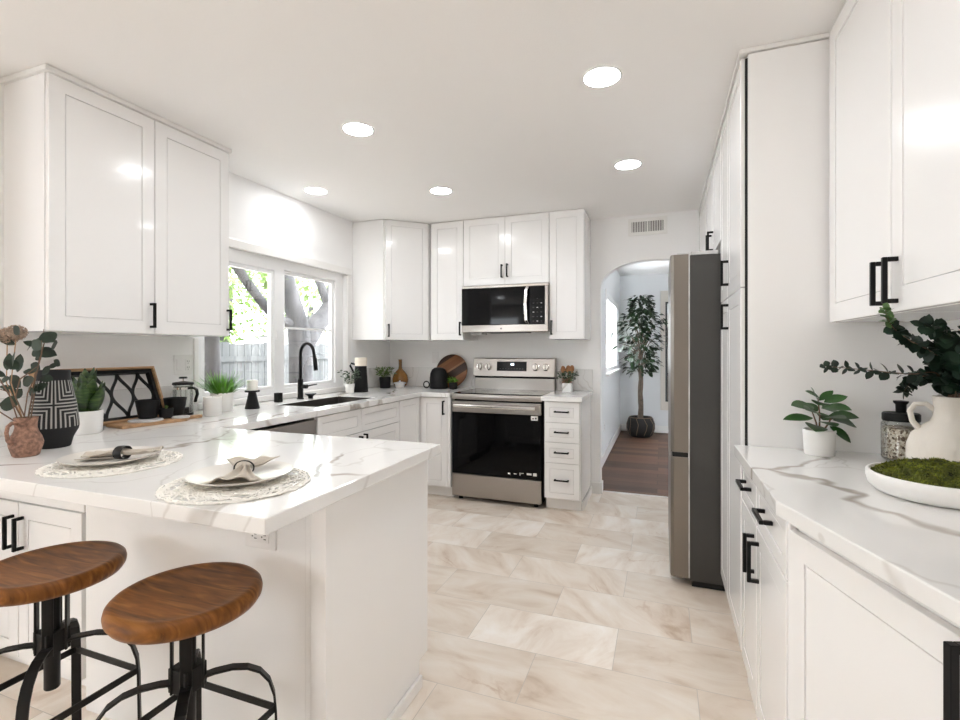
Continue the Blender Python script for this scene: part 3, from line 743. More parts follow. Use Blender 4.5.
build(MB().box(XW + 0.003, XW + 0.018, 3.755, YB - 0.019, WT1 + 0.0005, 1.105), 'backsplash', 'marble', wt, bevel=0.002)
wt2 = build(MB().box(-0.906, -0.580, 3.818, YB - 0.002, WT0, WT1), 'worktop', 'marble', bevel=0.003)
props(wt2, 'small white quartz worktop above the four-drawer cabinet right of the stove', 'worktop')
build(MB().box(-0.906, -0.582, YB - 0.018, YB - 0.003, WT1 + 0.0005, 1.105), 'backsplash', 'marble', wt2, bevel=0.002)
k = 0.318
wt3 = build(MB().slab([(0.262, 2.135), (0.262, 1.385), (0.262 + k * 0.835, 0.55), (XR - 0.002, 0.55), (XR - 0.002, 2.135)], [], lambda a, b, t: (a, b, WT0 + t), WT1 - WT0), 'worktop', 'marble', bevel=0.003)
props(wt3, 'white veined quartz worktop along the right wall with a cut-back corner', 'worktop')
# sink
sk = thing('sink', 'undermount stainless steel sink below the window', 'sink', (-2.26, 2.97, 0.70))
mb = MB(); bm = mb.bm
def rect(x0, x1, y0, y1, z): return [bm.verts.new((x + 2.26, y - 2.97, z - 0.70)) for x, y in ((x0, y0), (x1, y0), (x1, y1), (x0, y1))]
lo = [rect(SX0 + .001, SX1 - .001, SY0 + .001, SY1 - .001, 0.9095), rect(SX0 + .004, SX1 - .004, SY0 + .004, SY1 - .004, 0.9095), rect(SX0 + .010, SX1 - .010, SY0 + .010, SY1 - .010, 0.70)]
for a, b in zip(lo, lo[1:]):
    for i in range(4): bm.faces.new((a[i], a[(i + 1) % 4], b[(i + 1) % 4], b[i]))
bm.faces.new(lo[-1])
o = build(mb, 'basin', 'sink', sk, recalc=False); md = o.modifiers.new('solid', 'SOLIDIFY'); md.thickness = 0.0008; md.offset = -1
build(MB().lathe([(0, 0.002), (0.04, 0.002), (0.045, 0.004), (0.045, 0.0005), (0, 0.0005)], 24), 'drain', 'chrome', sk, smooth=True)

# ------------------------------------------------------------------ appliances
# range, local front-left-floor at (-1.690,3.852)
RW = 0.776
rg = thing('stove', 'stainless steel freestanding electric stove with black glass oven door', 'stove', (-1.688, 3.850, 0))
build(MB().box(0.004, RW - 0.004, 0.045, 0.585, 0.03, 0.893), 'body', 'display', rg)
for x in (0.04, RW - 0.07):
    for y in (0.07, 0.53): build(MB().lathe([(0, 0), (0.018, 0), (0.016, 0.03), (0, 0.03)], 12, (x + 0.015, y, 0.0)), 'foot', 'black', rg)
build(MB().box(0.0, RW, 0.004, 0.043, 0.038, 0.226), 'drawer', 'steel', rg, bevel=0.004)
od = build(MB().box(0.0, RW, 0.003, 0.043, 0.232, 0.752), 'oven_door', 'glassblack', rg, bevel=0.004)
build(MB().box(0.0, RW, 0.001, 0.043, 0.754, 0.846), 'door_band', 'steel', od, bevel=0.004)
mb = MB().sweep([(0.035, -0.045, 0.812), (0.2, -0.050, 0.812), (RW / 2, -0.052, 0.812), (RW - 0.2, -0.050, 0.812), (RW - 0.035, -0.045, 0.812)], [(-.011, -.014), (.008, -.014), (.013, -.006), (.013, .006), (.008, .014), (-.011, .014)], up=(0, 0, 1))
for x in (0.06, RW - 0.06): mb.box(x - 0.012, x + 0.012, -0.036, 0.002, 0.802, 0.822)
build(mb, 'oven_handle', 'chrome', od, bevel=0.002)
build(MB().box(0.655, 0.745, 0.0012, 0.0028, 0.262, 0.290), 'sticker', 'display', od)
for i, (a, b, c, d) in enumerate(((0.50, 0.52, 0.262, 0.274), (0.55, 0.575, 0.266, 0.272), (0.60, 0.607, 0.260, 0.282), (0.613, 0.635, 0.276, 0.281), (0.66, 0.70, 0.268, 0.284), (0.712, 0.742, 0.264, 0.288))):
    build(MB().box(a, b, 0.0006, 0.0011, c, d), 'sticker_mark', 'whitecer', od)
lb = build(MB().box(0.695, 0.752, 0.0006, 0.0026, 0.712, 0.748), 'energy_label', 'whitecer', od)
build(MB().box(0.705, 0.720, 0.0001, 0.0005, 0.722, 0.732), 'label_mark', 'dark', lb); build(MB().box(0.728, 0.742, 0.0001, 0.0005, 0.722, 0.736), 'label_mark', 'dark', lb)
build(MB().sweep([(0.0, 0.02, 0.884), (RW * .25, 0.008, 0.884), (RW / 2, 0.004, 0.884), (RW * .75, 0.008, 0.884), (RW, 0.02, 0.884)], [(-.016, -.022), (.014, -.022), (.020, 0.0), (.014, .024), (-.016, .024)], up=(0, 0, 1)), 'front_rail', 'steel', rg, smooth=True)
ct = build(MB().box(0.0, RW, 0.036, 0.535, 0.896, 0.9135), 'cooktop', 'glassblack', rg, bevel=0.003)
for x, y, r in ((0.2, 0.17, 0.11), (0.57, 0.17, 0.10), (0.2, 0.40, 0.08), (0.57, 0.40, 0.08)):
    pts = [(x + r * math.cos(2 * PI * q / 32), y + r * math.sin(2 * PI * q / 32), 0.9138) for q in range(32)]
    build(MB().bar(pts, 0.003, 0.0005, up=(0, 0, 1), closed=True), 'burner_ring', 'fridgeside', ct)
bg = build(MB().box(0.0, RW, 0.540, 0.600, 0.897, 1.018), 'backguard', 'steel', rg, bevel=0.003)
build(MB().box(0.006, RW - 0.006, 0.535, 0.600, 1.0185, 1.034), 'vent_slot', 'dark', bg)
mb = MB(); mb.slab([(0.512, 1.034), (0.602, 1.034), (0.602, 1.205), (0.540, 1.205), (0.530, 1.198)], [], lambda a, b, t: (-0.004 + t, a, b), RW + 0.008)
cpn = build(mb, 'control_panel', 'steel', rg, bevel=0.003)
tilt = math.atan2(0.018, 0.164)
def cpt(x, z, out): # point on the tilted panel face
    f = (z - 1.034) / 0.164; return V((x, 0.512 + 0.018 * f, z)) + V((0, -math.cos(tilt), math.sin(tilt))) * out
def panel_quad(x0, x1, z0, z1, t):
    mb = MB(); a = [cpt(x, z, o) for o in (0.0003, t) for x, z in ((x0, z0), (x1, z0), (x1, z1), (x0, z1))]
    v = [mb.bm.verts.new(p) for p in a]
    for f in ((0, 1, 2, 3), (7, 6, 5, 4), (0, 4, 5, 1), (1, 5, 6, 2), (2, 6, 7, 3), (3, 7, 4, 0)): mb.bm.faces.new([v[i] for i in f])
    return mb
ds = build(panel_quad(0.232, 0.520, 1.085, 1.172, 0.003), 'display', 'display', cpn)
build(panel_quad(0.368, 0.398, 1.138, 1.156, 0.0036), 'clock_digits', 'digits', ds)
for q in range(9): build(panel_quad(0.262 + q * 0.027, 0.272 + q * 0.027, 1.104, 1.109, 0.0034), 'touch_key', 'fridgeside', ds)
for x in (0.062, 0.148, 0.605, 0.700):
    mt_ = Matrix.Translation(cpt(x, 1.122, 0.0)) @ Matrix.Rotation(PI / 2 - tilt, 4, 'X')
    kn = build(MB().lathe([(0, 0.0005), (0.034, 0.0005), (0.034, 0.006), (0.028, 0.008), (0.027, 0.030), (0.024, 0.034), (0, 0.034)], 28, (0, 0, 0), mt_), 'knob', 'chrome', cpn, smooth=True)
    g_ = MB().box(-0.006, 0.006, -0.026, 0.026, 0.0345, 0.042); g_.bm.transform(mt_); build(g_, 'knob_grip', 'steel', kn, bevel=0.002)
# microwave
mw = thing('microwave', 'black and stainless steel over-the-range microwave', 'microwave', (-1.676, 4.035, 1.432))
MWW, MWH = 0.780, 0.412
build(MB().box(0.002, MWW - 0.002, 0.036, 0.42, 0.012, MWH), 'body', 'steel', mw, bevel=0.003)
md_ = build(MB().box(0.0, 0.622, 0.002, 0.034, 0.066, MWH - 0.022), 'door', 'glassblack', mw, bevel=0.004)
build(MB().box(0.0, MWW, 0.004, 0.034, MWH - 0.0215, MWH), 'top_strip', 'chrome', mw, bevel=0.003)
build(MB().box(0.0, MWW, 0.0, 0.034, 0.004, 0.065), 'bottom_band', 'steel', mw, bevel=0.004)
mc = build(MB().box(0.624, MWW - 0.026, 0.003, 0.034, 0.066, MWH - 0.022), 'control_panel', 'display', mw, bevel=0.003)
build(MB().box(MWW - 0.0255, MWW, 0.003, 0.034, 0.066, MWH - 0.022), 'side_strip', 'steel', mw, bevel=0.003)
for r_ in range(6):
    for c_ in range(3):
        if r_ in (0,) and c_ != 1: continue
        build(MB().box(0.650 + c_ * 0.034, 0.662 + c_ * 0.034, 0.0022, 0.0028, 0.090 + (5 - r_) * 0.038, 0.096 + (5 - r_) * 0.038), 'touch_key', 'coaster' if (r_ + c_) % 3 == 0 else 'fridgeside', mc)
build(MB().sweep([(0.606, 0.0, MWH - 0.026), (0.600, -0.030, MWH - 0.06), (0.596, -0.042, 0.24), (0.600, -0.030, 0.10), (0.606, 0.0, 0.070)], [(-.013, -.006), (.013, -.006), (.010, .006), (-.010, .006)], up=(0, 1, 0)), 'handle', 'chrome', md_, bevel=0.003)
build(MB().lathe([(0, 0), (0.008, 0), (0.008, 0.002), (0, 0.002)], 16, (0.37, -0.0003, 0.034), Matrix.Rotation(PI / 2, 4, 'X')), 'badge', 'fridgeside', mw)
build(MB().box(0.18, 0.56, 0.06, 0.30, 0.002, 0.0115), 'grease_filter', 'fridgeside', mw)
build(MB().box(0.04, 0.15, 0.12, 0.26, -0.012, 0.0115), 'underside_lamp', 'coaster', mw)
# fridge
fr = thing('refrigerator', 'stainless steel french-door refrigerator with dark grey side', 'refrigerator', (0.04, 2.876, 0))
FW = 0.905
build(MB().box(0.100, 0.80, 0.0, FW, 0.035, 1.795), 'body', 'fridgeside', fr, bevel=0.004)
build(MB().box(0.105, 0.24, 0.005, FW - 0.005, 1.7955, 1.815), 'hinge_cover', 'coaster', fr, bevel=0.004)
build(MB().box(0.11, 0.78, 0.01, FW - 0.01, 0.004, 0.034), 'base_grille', 'dark', fr)
def fdoor(y0, y1, z0, z1):
    return MB().slab([(0.094, y0), (0.094, y1), (0.020, y1), (0.004, y1 - 0.012), (0.0, y1 - 0.05), (0.0, y0 + 0.05), (0.004, y0 + 0.012), (0.020, y0)], [], lambda a, b, t: (a, b, z0 + t), z1 - z0)
d1 = build(fdoor(0.0, 0.449, 0.726, 1.802), 'door', 'fridgedoor', fr, bevel=0.003)
d2 = build(fdoor(0.455, FW, 0.726, 1.802), 'door', 'fridgedoor', fr, bevel=0.003)
d3 = build(fdoor(0.0, FW, 0.045, 0.700), 'freezer_drawer', 'fridgedoor', fr, bevel=0.003)
build(MB().box(0.012, 0.094, 0.004, FW - 0.004, 0.7005, 0.7255), 'handle_recess', 'dark', fr)
build(MB().box(0.092, 0.0995, 0.002, FW - 0.002, 0.05, 1.795), 'door_gasket', 'coaster', fr)
build(MB().box(0.035, 0.10, 0.03, 0.09, 1.8025, 1.815), 'hinge', 'coaster', d1, bevel=0.004)
# dishwasher
dw = thing('dishwasher', 'stainless steel dishwasher mostly hidden behind the peninsula worktop', 'dishwasher', (XB, 1.850, 0), R90)
build(MB().box(0.002, 0.612, 0.045, 0.58, 0.02, 0.855), 'tub', 'display', dw)
dd2 = build(MB().box(0.0, 0.614, 0.0, 0.044, 0.105, 0.856), 'door', 'steel', dw, bevel=0.004)
build(MB().sweep([(0.03, -0.004, 0.765), (0.05, -0.04, 0.765), (0.307, -0.046, 0.765), (0.564, -0.04, 0.765), (0.584, -0.004, 0.765)], [(-.008, -.014), (.008, -.014), (.008, .014), (-.008, .014)], up=(0, 0, 1)), 'handle', 'steel', dd2, bevel=0.003)
build(MB().box(0.003, 0.611, 0.06, 0.10, 0.001, 0.10), 'toe_kick', 'dark', dw)

# ------------------------------------------------------------------ ceiling fixtures, vent, outlets
def downlight(x, y, label):
    t = thing('ceiling_light', label, 'ceiling light', (x, y, ZC), 0, 'recessed ceiling lights')
    build(MB().lathe([(0.0745, -0.0005), (0.084, -0.0005), (0.083, -0.003), (0.077, -0.0045), (0.0745, -0.004), (0.0745, -0.0005)], 40), 'trim_ring', 'cable', t, smooth=True)
    build(MB().lathe([(0, -0.0055), (0.070, -0.0055), (0.074, -0.004), (0.074, -0.001), (0, -0.001)], 40), 'diffuser', 'lamp', t)
    return t
downlight(-0.241, 2.143, 'round lit downlight nearest the right-hand cabinets, biggest of the ceiling lights')
downlight(-1.507, 2.203, 'round lit downlight over the peninsula, second biggest, left of centre')
downlight(-0.202, 3.215, 'round lit downlight in front of the arch and vent')
downlight(-1.521, 3.268, 'round lit downlight in front of the stove cabinets')
downlight(-2.38, 2.949, 'round lit downlight over the sink by the window')
for x, y in ((-0.24, 0.95), (-1.5, 0.95), (-1.5, -0.35), (-3.4, -0.6), (-4.8, -0.6), (-3.4, -2.4), (-4.8, -2.4)):  # unseen lamps; those over the dining end are added for fill
    downlight(x, y, 'unseen round lit downlight on the ceiling behind the camera')
vt = thing('ceiling_vent', 'white wall vent grille high above the arch', 'vent', (-0.119, YB - 0.001, 2.345))
build(MB().slab([(-0.16, -0.075), (0.16, -0.075), (0.16, 0.075), (-0.16, 0.075)], [[(-0.13, -0.045), (0.13, -0.045), (0.13, 0.045), (-0.13, 0.045)]], lambda a, b, t: (a, -t, b), 0.014), 'frame', 'trim', vt, bevel=0.003)
build(MB().box(-0.131, 0.131, -0.003, -0.001, -0.046, 0.046), 'duct_back', 'socket', vt)
mb = MB()
for q in range(19):
    x = -0.123 + q * 0.0137
    if q == 9: mb.box(x - 0.006, x + 0.006, -0.012, -0.0035, -0.045, 0.045)
    else: mb.box(x - 0.0035, x + 0.0035, -0.011, -0.0035, -0.045, 0.045)
build(mb, 'louvres', 'trim', vt)

def outlet(label, loc, rotz, kind='socket', w=0.072, name='electrical_outlet', cat='outlet', horiz=False):
    t = thing(name, label, cat, loc, rotz)
    if horiz: t.rotation_euler = (0, PI / 2, rotz)
    build(MB().box(-w / 2, w / 2, -0.006, -0.0005, -0.058, 0.058), 'cover_plate', 'plastic', t, bevel=0.002)
    xs = [0] if w < 0.1 else [-w / 4 + 0.001, w / 4 - 0.001]
    for i, x in enumerate(xs):
        k_ = kind if i == len(xs) - 1 else 'rocker'
        if k_ == 'rocker':
            build(MB().box(x - 0.016, x + 0.016, -0.009, -0.0062, -0.033, 0.033), 'rocker_switch', 'plastic', t, bevel=0.001)
        else:
            f = build(MB().box(x - 0.017, x + 0.017, -0.0085, -0.0062, -0.034, 0.034), 'receptacle', 'plastic', t, bevel=0.001)
            for z in (-0.019, 0.017):
                mb = MB()
                for a in (-0.006, 0.006): mb.box(x + a - 0.0012, x + a + 0.0012, -0.0092, -0.0087, z - 0.001, z + 0.008)
                mb.box(x - 0.002, x + 0.002, -0.0092, -0.0087, z - 0.010, z - 0.006)
                build(mb, 'socket_slots', 'socket', f)
    return t
outlet('white double wall plate with switch and outlet left of the kitchen window', (XW, 2.105, 1.195), R90, w=0.118)
outlet('white switch plate on the wall left of the stove', (-2.135, YB, 1.205), 0, 'rocker', name='light_switch', cat='light switch')
outlet('white outlet on the peninsula back panel under the overhang', (-1.125, PY0 + 0.006, 0.727), 0, horiz=True)
outlet('white outlet low on the hall wall beyond the arch', (HX, 5.75, 0.40), R90)

# ------------------------------------------------------------------ stools
def make_stool(loc, label):
    t = thing('bar_stool', label, 'stool', loc, 0, 'round wooden bar stools')
    H = 0.687
    build(MB().lathe([(0, H - 0.045), (0.150, H - 0.045), (0.163, H - 0.041), (0.170, H - 0.030), (0.1715, H - 0.020), (0.169, H - 0.009), (0.162, H - 0.002), (0.152, H), (0.143, H - 0.002), (0.12, H - 0.004), (0, H - 0.006)], 72), 'seat', 'seat', t, smooth=True, angle=60)
    build(MB().lathe([(0, H - 0.0455), (0.055, H - 0.0455), (0.055, H - 0.051), (0, H - 0.051)], 24), 'seat_plate', 'iron', t)
    hb = MB()
    for a in range(4):
        c, s = math.cos(PI / 4 + a * PI / 2), math.sin(PI / 4 + a * PI / 2)
        p = V((c, s, 0)) * 0.034
        hb.sweep([p + V((0, 0, 0.438)), p + V((0, 0, 0.634))], [(-.013, -.003), (.013, -.003), (.013, .003), (-.013, .003)], up=(c, s, 0))
    hb.box(-.030, .030, -.030, .030, 0.610, 0.632); hb.box(-.030, .030, -.030, .030, 0.440, 0.500)
    hub = build(hb, 'hub', 'iron', t, bevel=0.002)
    for a in range(4):
        c, s = math.cos(PI / 4 + a * PI / 2), math.sin(PI / 4 + a * PI / 2)
        for z in (0.622, 0.455):
            m4 = Matrix.Translation(V((c, s, 0)) * 0.0372 + V((0, 0, z))) @ V((c, s, 0)).to_track_quat('Z', 'Y').to_matrix().to_4x4()
            build(MB().lathe([(0, 0), (0.0065, 0), (0.0055, 0.004), (0.002, 0.0055), (0, 0.0055)], 12, (0, 0, 0), m4), 'rivet', 'iron', hub, smooth=True)
    build(MB().lathe([(0, 0.335), (0.017, 0.335), (0.0185, 0.338), (0.0185, 0.606), (0, 0.606)], 20), 'screw_post', 'iron', t, smooth=True, angle=50)
    for a in range(4):
        c, s = math.cos(PI / 4 + a * PI / 2), math.sin(PI / 4 + a * PI / 2)
        prof = [(0.031, 0.462), (0.06, 0.466), (0.10, 0.466), (0.135, 0.458), (0.165, 0.440), (0.187, 0.410), (0.199, 0.37), (0.203, 0.32), (0.205, 0.2), (0.210, 0.02), (0.216, 0.006), (0.232, 0.0045)]
        build(MB().bar([(c * r, s * r, z) for r, z in prof], 0.024, 0.006, up=None if False else (c * 0.6, s * 0.6, 0.8)) if False else
              leg_sweep(prof, c, s), 'leg', 'iron', t, bevel=0.001, segs=1)
    # square footring of flat bars
    cr = [(0.2025 * math.cos(PI / 4 + a * PI / 2), 0.2025 * math.sin(PI / 4 + a * PI / 2), 0.33) for a in range(4)]
    for a in range(4):
        p, q = V(cr[a]), V(cr[(a + 1) % 4])
        d_ = (q - p).normalized()
        build(MB().bar([p + d_ * 0.004, q - d_ * 0.004], 0.006, 0.019, up=(0, 0, 1)), 'foot_rail', 'iron', t, bevel=0.001, segs=1)
    return t
def leg_sweep(prof, c, s):
    mb = MB(); side = V((-s, c, 0)); rings = []
    n = len(prof)
    for i, (r, z) in enumerate(prof):
        a, b = prof[max(i - 1, 0)], prof[min(i + 1, n - 1)]
        t = V((b[0] - a[0], b[1] - a[1])).normalized(); nr = V((-t.y, t.x))
        p = V((c * r, s * r, z)); nn = V((c * nr.x, s * nr.x, nr.y))
        rings.append([mb.bm.verts.new(p + side * u + nn * w) for u, w in ((-.0125, -.003), (.0125, -.003), (.0125, .003), (-.0125, .003))])
    for a, b in zip(rings, rings[1:]):
        for k_ in range(4):
            j = (k_ + 1) % 4; mb.bm.faces.new((a[k_], a[j], b[j], b[k_]))
    mb.bm.faces.new(rings[0][::-1]); mb.bm.faces.new(rings[-1])
    return mb
st1 = make_stool((-1.110, 0.892, 0.0), 'round wooden bar stool at the open end of the peninsula, closer to its corner')
st2 = dup(st1, (-1.608, 0.872, 0.0), 'round wooden bar stool at the far left, cut by the picture edge')

# ------------------------------------------------------------------ place settings
ZW = WT1 + 0.0005
def placemat(loc, label, seed):
    rnd = random.Random(seed); mb = MB(); R_ = 0.190
    for q in range(120):
        a0 = rnd.uniform(0, 2 * PI); r0 = rnd.uniform(0.10, R_); sp = rnd.uniform(0.25, 0.7); r1 = min(R_, max(0.09, r0 + rnd.uniform(-0.06, 0.06)))
        pts = []
        for i in range(7):
            t = i / 6; r = r0 + (r1 - r0) * t + 0.007 * math.sin(t * 9 + q); r = min(r, R_)
            a = a0 + sp * (t - 0.5)
            pts.append((r * math.cos(a), r * math.sin(a), 0.0025 + 0.0012 * math.sin(i * 2.2 + q)))
        mb.bar(pts, 0.0042, 0.0022, up=(0, 0, 1))
    for q in range(46):
        a0 = q / 46 * 2 * PI
        pts = [((0.03 + 0.16 * t) * math.cos(a0 + 0.35 * math.sin(t * 5 + q)), (0.03 + 0.16 * t) * math.sin(a0 + 0.35 * math.sin(t * 5 + q)), 0.0022) for t in [i / 7 for i in range(8)]]
        mb.bar(pts, 0.0042, 0.0020, up=(0, 0, 1))
    for r in (0.188, 0.178):
        mb.bar([((r + 0.003 * math.sin(a * .9 * 9)) * math.cos(a * 2 * PI / 48), (r + 0.003 * math.sin(a * 9)) * math.sin(a * 2 * PI / 48), 0.003) for a in range(48)], 0.004, 0.0022, up=(0, 0, 1), closed=True)
    mb.lathe([(0, 0.0004), (0.13, 0.0004), (0.13, 0.0016), (0, 0.0016)], 32)
    o = build(mb, 'placemat', 'mat', loc=(0, 0, 0)); o.location = loc
    return props(o, label, 'placemat', 'woven round placemats')
def plate(loc, label):
    o = build(MB().lathe([(0, 0.0), (0.085, 0.0), (0.09, 0.003), (0.125, 0.012), (0.137, 0.017), (0.138, 0.020), (0.134, 0.0195), (0.10, 0.010), (0.088, 0.006), (0, 0.005)], 56), 'dinner_plate', 'plate', smooth=True, angle=60)
    o.location = loc
    return props(o, label, 'plate', 'stoneware dinner plates')
def napkin(loc, rotz, label, ln=0.205, w_end=0.062, seed=1):
    mb = MB(); nu, nv = 28, 26; rows = []
    for i in range(nu + 1):
        s = -1 + 2 * i / nu; e = abs(s)
        w = 0.016 + (w_end - 0.016) * (e ** 1.15) * (1.0 if s > 0 else 0.85)
        row = []
        for j in range(nv + 1):
            t = -1 + 2 * j / nv
            fold = math.cos(t * PI * 2.5 + seed) * (0.0075 - 0.0035 * e)
            z = 0.012 + 0.016 * (1 - e) ** 2 + fold * 0.9 + 0.010 * e * (1 - t * t) + 0.003 * noise.noise(V((s * 3, t * 3, seed)))
            if s > 0.2: z += 0.020 * (s - 0.2) * (0.4 + abs(t))
            row.append(mb.bm.verts.new((s * ln / 2 * (1 - 0.10 * t * t * e), w * t * (0.75 + 0.25 * math.cos(t)), max(0.002, z))))
        rows.append(row)
    for a, b in zip(rows, rows[1:]):
        for j in range(nv): mb.bm.faces.new((a[j], a[j + 1], b[j + 1], b[j]))
    # rolled lower fold
    o = build(mb, 'napkin', 'napkin', smooth=True, angle=180, recalc=False)
    md = o.modifiers.new('solid', 'SOLIDIFY'); md.thickness = 0.0022; md.offset = 1
    # second ply underneath, folded back
    mb = MB(); rows = []
    for i in range(15):
        s = -1 + 0.85 * i / 14
        row = []
        for j in range(11):
            t = -1 + 2 * j / 10
            row.append(mb.bm.verts.new((s * ln / 2 * 0.97 - 0.004, (0.016 + (w_end - 0.02) * abs(s)) * t * 1.06, 0.0045 + 0.0045 * abs(t) ** 3 + 0.002 * (1 - abs(s)))))
        rows.append(row)
    for a, b in zip(rows, rows[1:]):
        for j in range(10): mb.bm.faces.new((a[j], a[j + 1], b[j + 1], b[j]))
    u = build(mb, 'under_fold', 'napkin', o, smooth=True, angle=180, recalc=False)
    md = u.modifiers.new('solid', 'SOLIDIFY'); md.thickness = 0.002; md.offset = 1
    o.location = loc; o.rotation_euler = (0, 0, rotz)
    return props(o, label, 'napkin', 'linen napkins')
def ring(loc, rotz, w, r, label):
    m4 = Matrix.Rotation(PI / 2, 4, 'Y')
    o = build(MB().lathe([(r, -w), (r + 0.0025, -w), (r + 0.0035, 0), (r + 0.0025, w), (r, w), (r, -w)], 32, (0, 0, 0), m4), 'napkin_ring', 'iron', smooth=True)
    for v in o.data.vertices: v.co.z *= 0.78
    o.location = loc; o.rotation_euler = (0, 0, rotz)
    return props(o, label, 'napkin ring')
P1, P2 = V((-1.700, 1.090, 0)), V((-1.118, 1.066, 0))
placemat((P1.x + 0.03, P1.y - 0.01, ZW), 'white woven paper placemat at the left place setting', 3)
placemat((P2.x + 0.02, P2.y - 0.03, ZW), 'white woven paper placemat at the right place setting', 5)
plate((P1.x, P1.y, ZW + 0.005), 'round off-white dinner plate at the left place setting')
plate((P2.x, P2.y, ZW + 0.005), 'round off-white dinner plate at the right place setting')
napkin((P1.x + 0.045, P1.y + 0.005, ZW + 0.012), 0.32, 'beige linen napkin through a wide dark ring on the left plate', 0.235, 0.052, 1.0)
napkin((P2.x + 0.01, P2.y, ZW + 0.012), -1.05 + PI, 'beige linen napkin through a thin dark ring on the right plate', 0.205, 0.085, 2.2)
ring((P1.x + 0.045, P1.y + 0.005, ZW + 0.034), 0.32, 0.013, 0.025, 'wide dark metal napkin ring on the left plate')
ring((P2.x + 0.01, P2.y, ZW + 0.036), -1.05 + PI, 0.0035, 0.025, 'thin dark metal napkin ring on the right plate')

# ------------------------------------------------------------------ left group on the worktop
RV = V((math.cos(YAW), math.sin(YAW), 0)); FV = V((-math.sin(YAW), math.cos(YAW), 0)); UP = V((0, 0, 1))
jug_c = V((-2.080, 1.050, ZW))
jug = thing('jug', 'small rough terracotta jug with a loop handle, holding leafy branches', 'jug', jug_c)
build(MB().lathe([(0, 0.0), (0.033, 0.0), (0.037, 0.004), (0.0465, 0.036), (0.0475, 0.048), (0.043, 0.066), (0.033, 0.086), (0.030, 0.100), (0.031, 0.118), (0.0335, 0.134), (0.0300, 0.134), (0.0275, 0.118), (0.025, 0.09), (0.015, 0.06), (0, 0.06)], 40), 'body', 'terra', jug, smooth=True)
hd = (RV * -0.14 - FV * 0.96)
build(MB().tube([hd * 0.030 + UP * 0.116, hd * 0.046 + UP * 0.120, hd * 0.060 + UP * 0.110, hd * 0.064 + UP * 0.090, hd * 0.060 + UP * 0.064, hd * 0.046 + UP * 0.046], [0.007, 0.0065, 0.006, 0.006, 0.0065, 0.008], 10), 'handle', 'terra', jug, smooth=True, angle=80)
def px(u, v, dep=0.0, s=291.0):   # offset from the jug in metres (sideways, up, depth)
    return jug_c + RV * ((u - 27) / s) + UP * ((459 - v) / s) + FV * dep
br = thing('eucalyptus_branches', 'leafy green eucalyptus branches standing in the terracotta jug', 'branches', jug_c + UP * 0.06)
o0 = br.location
stems = [[(26, 425, .01), (30, 385, .02), (33, 360, .03), (35, 345, .04), (32, 330, .05)], [(27, 425, -.01), (34, 395, -.02), (43, 375, -.02), (48, 355, -.02), (48, 342, -.02)],
         [(25, 425, 0), (19, 398, -.03), (12, 376, -.05), (8, 360, -.06)], [(26, 425, .02), (22, 400, .05), (20, 378, .06), (23, 362, .07)], [(25, 425, -.02), (15, 394, -.02), (2, 388, -.03)], [(28, 425, 0), (30, 398, -.05), (40, 380, -.07), (54, 368, -.06)],
         [(25, 428, -.01), (14, 410, -.06), (13, 406, -.08)]]
for st in stems:
    build(MB().tube([px(*q) - o0 for q in st], [0.0022] * (len(st) - 1) + [0.001], 6), 'stem', 'stem', br, smooth=True)
lv = MB(); rnd = random.Random(4)
for u, v, du, dv, ln, wd in ((24, 328, 10, 8, 13, 7), (37, 334, 10, 8, 15, 13), (44, 342, 8, 8, 12, 10), (16, 343, 14, 5, 15, 6), (27, 352, 15, 2, 20, 10), (10, 355, 3, 16, 17, 7), (9, 371, 2, -14, 14, 6), (14, 374, 12, -1, 11, 6), (20, 374, 4, -14, 16, 7), (26, 368, 2, -12, 14, 6), (-2, 373, 12, 4, 12, 5),
    (7, 378, 13, 10, 18, 10), (-2, 389, 14, 0, 14, 4), (17, 388, 10, -7, 14, 9), (25, 385, 14, -3, 17, 8), (28, 394, 10, -8, 13, 7), (42, 370, 14, -4, 16, 4), (6, 406, 14, 0, 15, 13), (31, 378, 8, -8, 13, 6), (23, 398, 8, -6, 12, 8), (36, 352, 8, 6, 10, 6), (12, 346, -12, -6, 13, 6), (40, 349, 12, -4, 13, 9), (30, 340, -9, 7, 11, 8), (34, 366, 12, 5, 13, 8), (20, 362, 8, 8, 12, 8), (46, 362, 10, 6, 11, 6), (15, 352, 9, -6, 12, 7), (33, 388, -9, 7, 12, 8), (12, 392, -6, 9, 12, 8), (38, 380, 12, 1, 12, 7), (18, 380, -14, 2, 14, 6), (30, 362, -10, -6, 11, 6), (5, 395, -10, -5, 12, 6)):
    d = RV * du - UP * dv + FV * rnd.uniform(-5, 5)
    n = (-FV * 0.75 + UP * rnd.uniform(-.1, .7) + RV * rnd.uniform(-.4, .4))
    lv.leaf(px(u, v, rnd.uniform(-.05, .05)) - o0, d, n, ln / 265, wd / 230, rnd.uniform(-.3, .5), 6, 0.1, 1.0, 0.1)
build(lv, 'leaves', 'euca', br, smooth=True, recalc=False)
